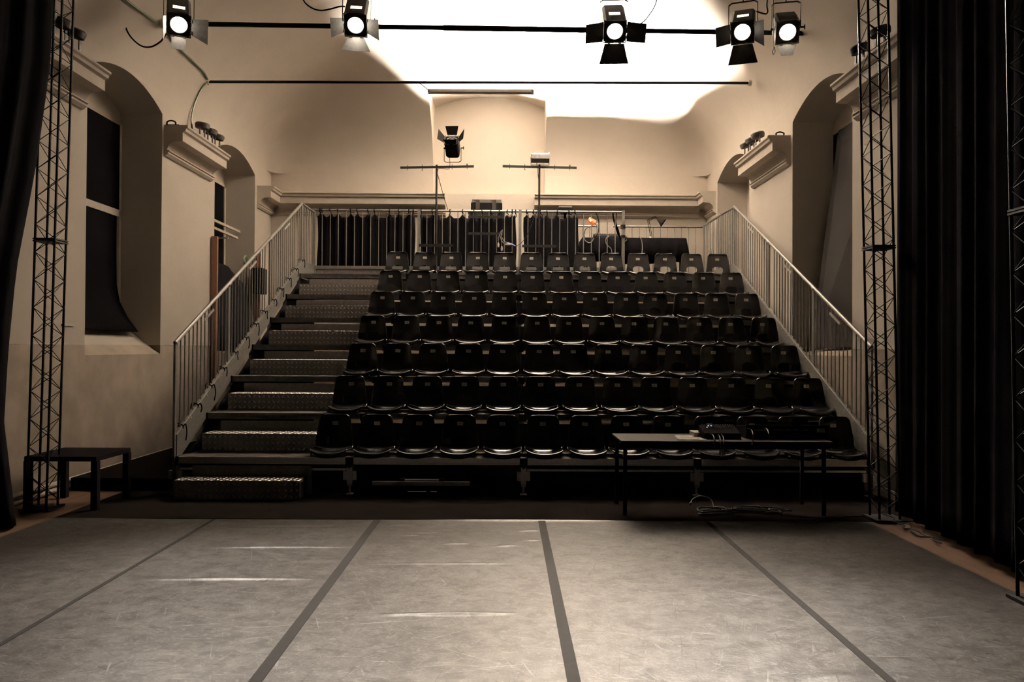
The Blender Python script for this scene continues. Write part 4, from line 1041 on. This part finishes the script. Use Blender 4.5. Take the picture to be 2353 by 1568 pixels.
# mixer and small gear on the desk
mx_ = thing('mixing_desk', 'low black mixing desk on the control desk behind the cable bundle', 'mixer', (at(1395, 540, 15.6).x, 15.65, DZ + .004))
MB().add([(-.27, -.14, 0), (.27, -.14, 0), (.27, .16, 0), (-.27, .16, 0), (-.26, -.13, .05), (.26, -.13, .05), (.26, .15, .13), (-.26, .15, .13)], [(3, 2, 1, 0), (4, 5, 6, 7), (0, 1, 5, 4), (1, 2, 6, 5), (2, 3, 7, 6), (3, 0, 4, 7)]).build('body', M_BLACKPAINT, mx_, smooth=False)
for i in range(10):
    for j in range(3): MB().lathe([(.008, 0), (.007, .02)], (-.22 + i * .049, -.08 + j * .08, .065 + j * .022), (0, -.25, 1), 6).build('knob', M_KNOB, mx_)
q = at(1391, 519, 15.85)
tag(MB().box(q.x - .16, q.x + .16, 15.83, 15.87, DZ + .14, q.z + .06).box(q.x - .02, q.x + .02, 15.84, 15.86, DZ + .02, DZ + .14).box(q.x - .1, q.x + .1, 15.8, 15.9, DZ + .004, DZ + .02).build('small_screen', M_STICKER), 'small pale screen on the control desk below the orange lamp', 'screen')
for k, (lab, pts, m) in enumerate((
    ('thick black cable bundle hanging from the end of the guard panel onto the control desk', [(1408, 487), (1410, 505), (1416, 525), (1420, 538), (1426, 544)], M_CABLE),
    ('black cable hanging from the guard panel beside the thick bundle', [(1416, 487), (1414, 510), (1420, 528), (1424, 542)], M_CABLE),
    ('black cable hanging down left of the small pale screen', [(1366, 488), (1374, 500), (1376, 520), (1374, 536), (1368, 544)], M_CABLE),
    ('black cable loop rising above the near end of the control desk', [(1341, 545), (1345, 528), (1356, 521), (1368, 519)], M_CABLE),
    ('grey cable coil at the near end of the control desk', [(1343, 542), (1344, 552), (1352, 558), (1360, 556), (1364, 548)], M_GREYCABLE),
    ('grey cable hanging over the front of the control desk behind the balusters', [(1400, 542), (1392, 550), (1394, 562), (1404, 572), (1406, 582)], M_GREYCABLE),
    ('pale cable hanging over the front of the control desk past the end post', [(1468, 544), (1474, 552), (1476, 568), (1475, 584)], M_GREYCABLE),
    ('dark cable loop over the front of the control desk at the end post', [(1426, 545), (1432, 556), (1440, 552), (1440, 544)], M_CABLE))):
    n0 = 15.40 if k >= 3 else None
    P3 = [at(x, y, n0 or 15.0 + .44 * i / (len(pts) - 1)) for i, (x, y) in enumerate(pts)]
    if k < 3: P3[-1].z = DZ + .014; P3[0].z = 4.405
    cable(lab, P3, .016 if k < 2 else .009, m)
tag(MB().tube([at(1431.5, 517, 15.0), at(1431.5, 526, 15.0)], .05, 10).tube([at(1432, 541, 15.0), at(1432, 547, 15.0)], .05, 10).build('tape_wrap', M_TAPE), 'black tape wrapped around the end post of the guard panels', 'tape')

# ------------------------------------------------------------ small black side table on the stage edge
stz = .55
ft = at(128, 1176, 8.0)
st = thing('side_table', 'small square black side table on the floor behind the lattice tower', 'table', (-4.58, 8.25, .007))
MB().box(-.37, .37, -.36, .36, stz - .05, stz).build('tabletop', M_BLACKPAINT, st, bevel=.004)
for a, b in ((-1, -1), (1, -1), (1, 1), (-1, 1)):
    MB().box(a * .345 - .033, a * .345 + .033, b * .325 - .033, b * .325 + .033, 0, stz - .05).build('leg', M_BLACKPAINT, st, bevel=.003)

# ------------------------------------------------------------ long table with the electronic music gear
TY0, TY1 = 7.74, 8.42; TZ = .765
lx0, lx1 = at(1434, 1010, TY0).x, at(1916, 1007, TY0).x
lx0b = at(1407, 990, TY1).x
lt = thing('long_table', 'long dark folding table in front of the front seat row, carrying the music gear', 'table', ((lx0 + lx1) / 2, (TY0 + TY1) / 2, .007))
P = lambda mb, n, m, **k: rooted(mb, lt).build(n, m, lt, **k)
P(MB().box(lx0 - .03, lx1, TY0, TY1, TZ - .03, TZ), 'tabletop', M_DESK, bevel=.003)
P(MB().box(lx0 + .02, lx1 - .06, TY0 + .03, TY0 + .05, TZ - .08, TZ - .03).box(lx0 + .02, lx1 - .06, TY1 - .05, TY1 - .03, TZ - .08, TZ - .03), 'apron', M_BLACKMETAL)
for x in (lx0 + .02, lx1 - .08):
    for y in (TY0 + .05, TY1 - .05): P(MB().cyl((x, y, .008), (x, y, TZ - .03), .021, n=10), 'leg', M_BLACKMETAL)
# paper
a = [at(1548, 995, TY1 - .1), at(1600, 995.5, TY1 - .1), at(1623, 1006, TY0), at(1578, 1006, TY0)]
px = [(1.98, 8.20), (2.215, 8.20), (2.215, 7.88), (2.02, 7.82)]
pc = Vector((at(1588, 1000, 8.0).x, 8.02, TZ + .001))
ppr = thing('sheet_of_paper', 'white sheet of paper lying on the long table', 'paper', pc, None, R(-8))
rows = [[(x, y, .002 + .02 * max(0, -x - .06) * max(0, -y) * 8) for x in (-.15, -.1, -.05, 0, .05, .1, .15)] for y in (-.2, -.1, 0, .1, .2)]
MB().grid(rows).build('sheet', M_PAPER, ppr, solid=.0006)
mb = MB()
for k in range(7): mb.box(-.02 + k * .014, -.010 + k * .014, -.13, -.10 + .008 * (k % 2), .0032, .0036)
for r in range(4): mb.box(-.10, .06 - .02 * (r % 2), .0 + r * .035, .006 + r * .035, .0032, .0036)
mb.build('print', M_INK, ppr)
sb = at(1620, 990, 8.2)
tag(MB().box(sb.x - .14, sb.x + .0, 8.1, 8.32, TZ + .001, TZ + .05).build('flat_box', M_GREYPLASTIC, bevel=.004), 'flat grey box on the long table between the sheet of paper and the mixer', 'box')
# audio mixer standing at an angle
mp = Vector((at(1653, 1004, 8.05).x, 8.05, TZ + .001)); am = thing('audio_mixer', 'small black audio mixer with lit blue and red lights on the long table', 'mixer', mp)
MB().add([(-.19, -.13, 0), (.19, -.13, 0), (.19, .13, 0), (-.19, .13, 0), (-.19, -.12, .06), (.19, -.12, .06), (.19, .13, .12), (-.19, .13, .12)], [(3, 2, 1, 0), (4, 5, 6, 7), (0, 1, 5, 4), (1, 2, 6, 5), (2, 3, 7, 6), (3, 0, 4, 7)]).build('body', M_BLACKPAINT, am, smooth=False)
mb = MB()
for i in range(14): mb.lathe([(.007, 0), (.006, .018)], (-.16 + i * .0245, .09, .112), (0, -.25, 1), 6)
for i in range(12): mb.lathe([(.006, 0), (.005, .014)], (-.15 + i * .026, .03, .098), (0, -.25, 1), 6)
mb.build('knobs', M_KNOB, am)
mb = MB()
for i in range(12): mb.lathe([(.006, 0), (.006, .006)], (-.16 + i * .029, -.128, .03), (0, -1, 0), 8)
mb.build('jacks', M_KNOB, am)
for x, m, n in ((-.105, M_BLUELED, 'blue_light'), (-.075, M_BLUELED, 'blue_light'), (-.13, M_REDLED, 'red_light')):
    MB().lathe([(.005, 0), (.004, .006)], (x, .05 if m is M_BLUELED else .0, .118 if m is M_BLUELED else .108), (0, -.25, 1), 8).build(n, m, am)
for i in range(2): MB().box(.05 + i * .055, .10 + i * .055, -.1205, -.1195, .035, .05).build('name_plate', M_GREYPLASTIC, am)
# keyboard synthesizer standing behind
kx0, kx1 = at(1700, 990, 8.2).x, at(1884, 990, 8.2).x
ks = thing('keyboard_synthesizer', 'long black keyboard synthesizer on the long table beside the mixer, seen from behind', 'synthesizer', ((kx0 + kx1) / 2, 8.15, TZ + .001))
hw = (kx1 - kx0) / 2
MB().add([(-hw, -.17, 0), (hw, -.17, 0), (hw, .17, 0), (-hw, .17, 0), (-hw, -.17, .145), (hw, -.17, .145), (hw, .17, .10), (-hw, .17, .10)], [(3, 2, 1, 0), (4, 5, 6, 7), (0, 1, 5, 4), (1, 2, 6, 5), (2, 3, 7, 6), (3, 0, 4, 7)]).build('body', M_BLACKPAINT, ks, smooth=False, bevel=.006)
mb = MB()
for i, u in enumerate((-.8, -.62, -.3, -.1, .1, .35)): mb.lathe([(.009, 0), (.009, .004)], (hw * u, -.171, .09), (0, -1, 0), 8).box(hw * u + .02, hw * u + .07, -.1715, -.170, .085, .10)
mb.build('sockets', M_GREYPLASTIC, ks)
MB().box(hw - .12, hw - .04, -.1715, -.170, .07, .11).build('rating_plate', M_GREYPLASTIC, ks)
for k, (lab, pts) in enumerate((
    ('thin cable plugged into the front of the small mixer, leftmost of its leads', [(1633, 998), (1638, 1000), (1641, 1009), (1642, 1030)]),
    ('thin cable plugged into the small mixer, hanging over the table edge beside the first', [(1650, 999), (1653, 1003), (1655, 1012), (1656, 1050)]),
    ('thin cable plugged into the small mixer at the middle of its sockets', [(1658, 999), (1661, 1003), (1663, 1014), (1662, 1048)]),
    ('pale cable plugged into the synthesizer nearest the mixer', [(1718, 985), (1726, 988), (1730, 998), (1730, 1012), (1728, 1022)]),
    ('pale cable plugged into the synthesizer, second from the mixer', [(1755, 984), (1762, 986), (1766, 996), (1769, 1010)]))):
    cable(lab, [at(x, y, 7.90 if i_ < 2 else 7.72) for i_, (x, y) in enumerate(pts)], .005, M_GREYCABLE)
# cables piled on the floor under the table
rnd = random.Random(11); Y_ = 7.85
def coil(cx, cy, rx, ry, n, z=.014, jit=.05):
    pts = []
    for k in range(n * 10):
        a = k * 2 * PI / 10; pts.append((cx + (rx + rnd.uniform(-jit, jit)) * math.cos(a) + .02 * k / 10, cy + (ry + rnd.uniform(-jit, jit) * .6) * math.sin(a), z + .006 * (k / 10) + rnd.uniform(0, .035)))
    return pts
q = at(1640, 1176, 7.85)
cable('black cable coiled on the floor under the long table, loop nearest the stair side', coil(q.x, 7.86, .17, .13, 4, jit=.08), .007)
cable('tall springy black cable loop standing on the floor under the long table', [at(1586, 1160, 8.0), at(1592, 1148, 8.05), at(1610, 1141, 8.1), at(1632, 1148, 8.1), at(1640, 1166, 8.0), (at(1640, 1172, 7.95).x, 7.95, .02)], .007)
q = at(1718, 1176, 7.85)
cable('tangled grey and black cable heap on the floor under the middle of the long table', coil(q.x, 7.86, .24, .12, 5, jit=.14), .006, M_CABLE)
cable('thin cable trailing over the floor from the heap to the tower by the curtain', [(at(1780, 1180, 7.8).x, 7.82, .014), (2.95, 7.72, .014), (3.2, 7.66, .014), (3.45, 7.72, .014), (3.62, 7.74, .016)], .005)
tag(MB().tube([at(1585, 1158, 8.0), at(1590, 1155, 8.0)], .010, 8).build('cable_plug', M_GREYCABLE), 'pale plug on the tall springy cable loop under the long table', 'plug')

# ------------------------------------------------------------ under the seating: aluminium trolley
ty = 9.0
a, b = at(856, 1111, ty), at(1080, 1112, ty)
trl = thing('aluminium_trolley', 'low aluminium frame lying under the front of the seating', 'trolley', ((a.x + b.x) / 2, ty, .007))
P = lambda mb, n, m: rooted(mb, trl).build(n, m, trl)
P(MB().bar(a, b, .04, .045), 'long_rail', M_POLISHED)
P(MB().bar(at(925, 1105, ty + .1), at(1018, 1105, ty + .1), .05, .03), 'upper_rail', M_POLISHED)
P(MB().bar(at(937, 1132, ty), at(979, 1132, ty), .03, .022), 'lower_rail', M_POLISHED); P(MB().bar(at(989, 1132, ty), at(1004, 1132, ty), .03, .022), 'lower_rail', M_POLISHED)
c, d = at(922, 1110, ty), at(1014, 1110, ty); zl = .012
for q in (c, d):
    P(MB().box(q.x - .03, q.x + .03, ty + .02, ty + .1, zl, q.z + .04), 'leg', M_BLACKMETAL)
# ------------------------------------------------------------ things in the far recess by the stairs
P1, P2 = at_x(494, 515, XL - .35), at_x(572, 549, XL - .1)
wp = thing('wooden_post', 'brown wooden post standing against the wall by the stair railing', 'post', (XL + .07, 13.42, .02))
MB().box(-.05, .05, -.03, .03, 0, at_x(496, 548, XL + .05).z).build('post', M_BROWNWOOD, wp)
wp2 = thing('wooden_post', 'brown wooden post at the far side of the window recess behind the stair railing', 'post', (XL + .07, 15.75, .02))
MB().box(-.05, .05, -.03, .03, 0, at_x(581, 582, XL + .05).z).build('post', M_BROWNWOOD, wp2)
for k, (p0, p1) in enumerate((((493, 514), (571, 549)), ((493, 531), (528, 547)))):
    a, b = at_x(p0[0], p0[1], XL - .45), at_x(p1[0], p1[1], XL - .45)
    a.y = max(a.y, 13.6)
    tag(MB().bar((XL - .30, 13.6, a.z), (XL - .30 , b.y if b.y < 15.7 else 15.7, b.z), .035, .045).bar((XL - .30, b.y - .5, a.z - .09), (XL - .58, b.y - .5, a.z - .09), .03, .03).build('curtain_rail', M_WHITEFRAME), 'white rail in the window recess by the stairs, %s of the two' % ('upper, longer' if k == 0 else 'lower, shorter'), 'rail', 'white rails in the window recess')
# covered object
q0, q1 = at_x(497, 596, XL + .02), at_x(565, 612, XL + .02)
mb = MB(); rows = []
for z, o in ((1.0, .04), (2.0, .02), (q0.z - .25, .0), (q0.z - .04, -.02), (q0.z, -.10)):
    rows.append([(XL - .06 - .02 * abs(math.sin(y * 8)) + o, y, z - (.30 * max(0, y - 14.5) if z > 2.1 else 0)) for y in [13.6 + i * .1 for i in range(21)]])
mb.grid(rows); mb.grid([rows[-1], [(XL - .6, p[1], p[2]) for p in rows[-1]]])
tag(mb.build('cover_cloth', M_BLACKCLOTH, solid=.004, ang=80), 'black cloth covering the window recess behind the stair railing', 'cloth')
bx = at_x(592, 645, XL + .20)
tag(MB().box(XL + .02, XL + .24, 15.48, 15.80, bx.z - .25, bx.z + .27).build('black_box', M_BLACKPAINT, bevel=.006), 'black box fixed to the wall behind the stair railing, beside the far wooden post', 'box')
g0 = Vector((XL + .0, 15.2, at_x(568, 602, XL).z))
gb = thing('green_cable_coil', 'small coil of green cable on the black cloth behind the stair railing', 'cable', g0)
rr = random.Random(3)
for k in range(4):
    r_ = .07 + .02 * k; MB().tube([(rr.uniform(-.01, .01), r_ * math.cos(a), .02 + r_ * .8 * math.sin(a)) for a in [i * PI / 7 for i in range(14)]], .008, 6, closed=True).build('turn', M_LEAF, gb)
# small items
tag(MB().box(XL, XL + .015, 8.95, 9.2, 1.93, 1.955).build('wall_bracket', M_WHITEFRAME), 'small white strip on the wall beside the lattice tower and window recess', 'strip')
rnd = random.Random(5)
for k, (y, x) in enumerate(((7.45, 3.82), (7.1, 3.80), (6.8, 3.76))):
    cable('tangled cable on the floor at the wide curtain, %s from the tower' % ('first' , 'second', 'third')[k],
          [(x + rnd.uniform(-.04, .04), y + .3 - j * .1, .012 + rnd.uniform(0, .03)) for j in range(6)], .008)
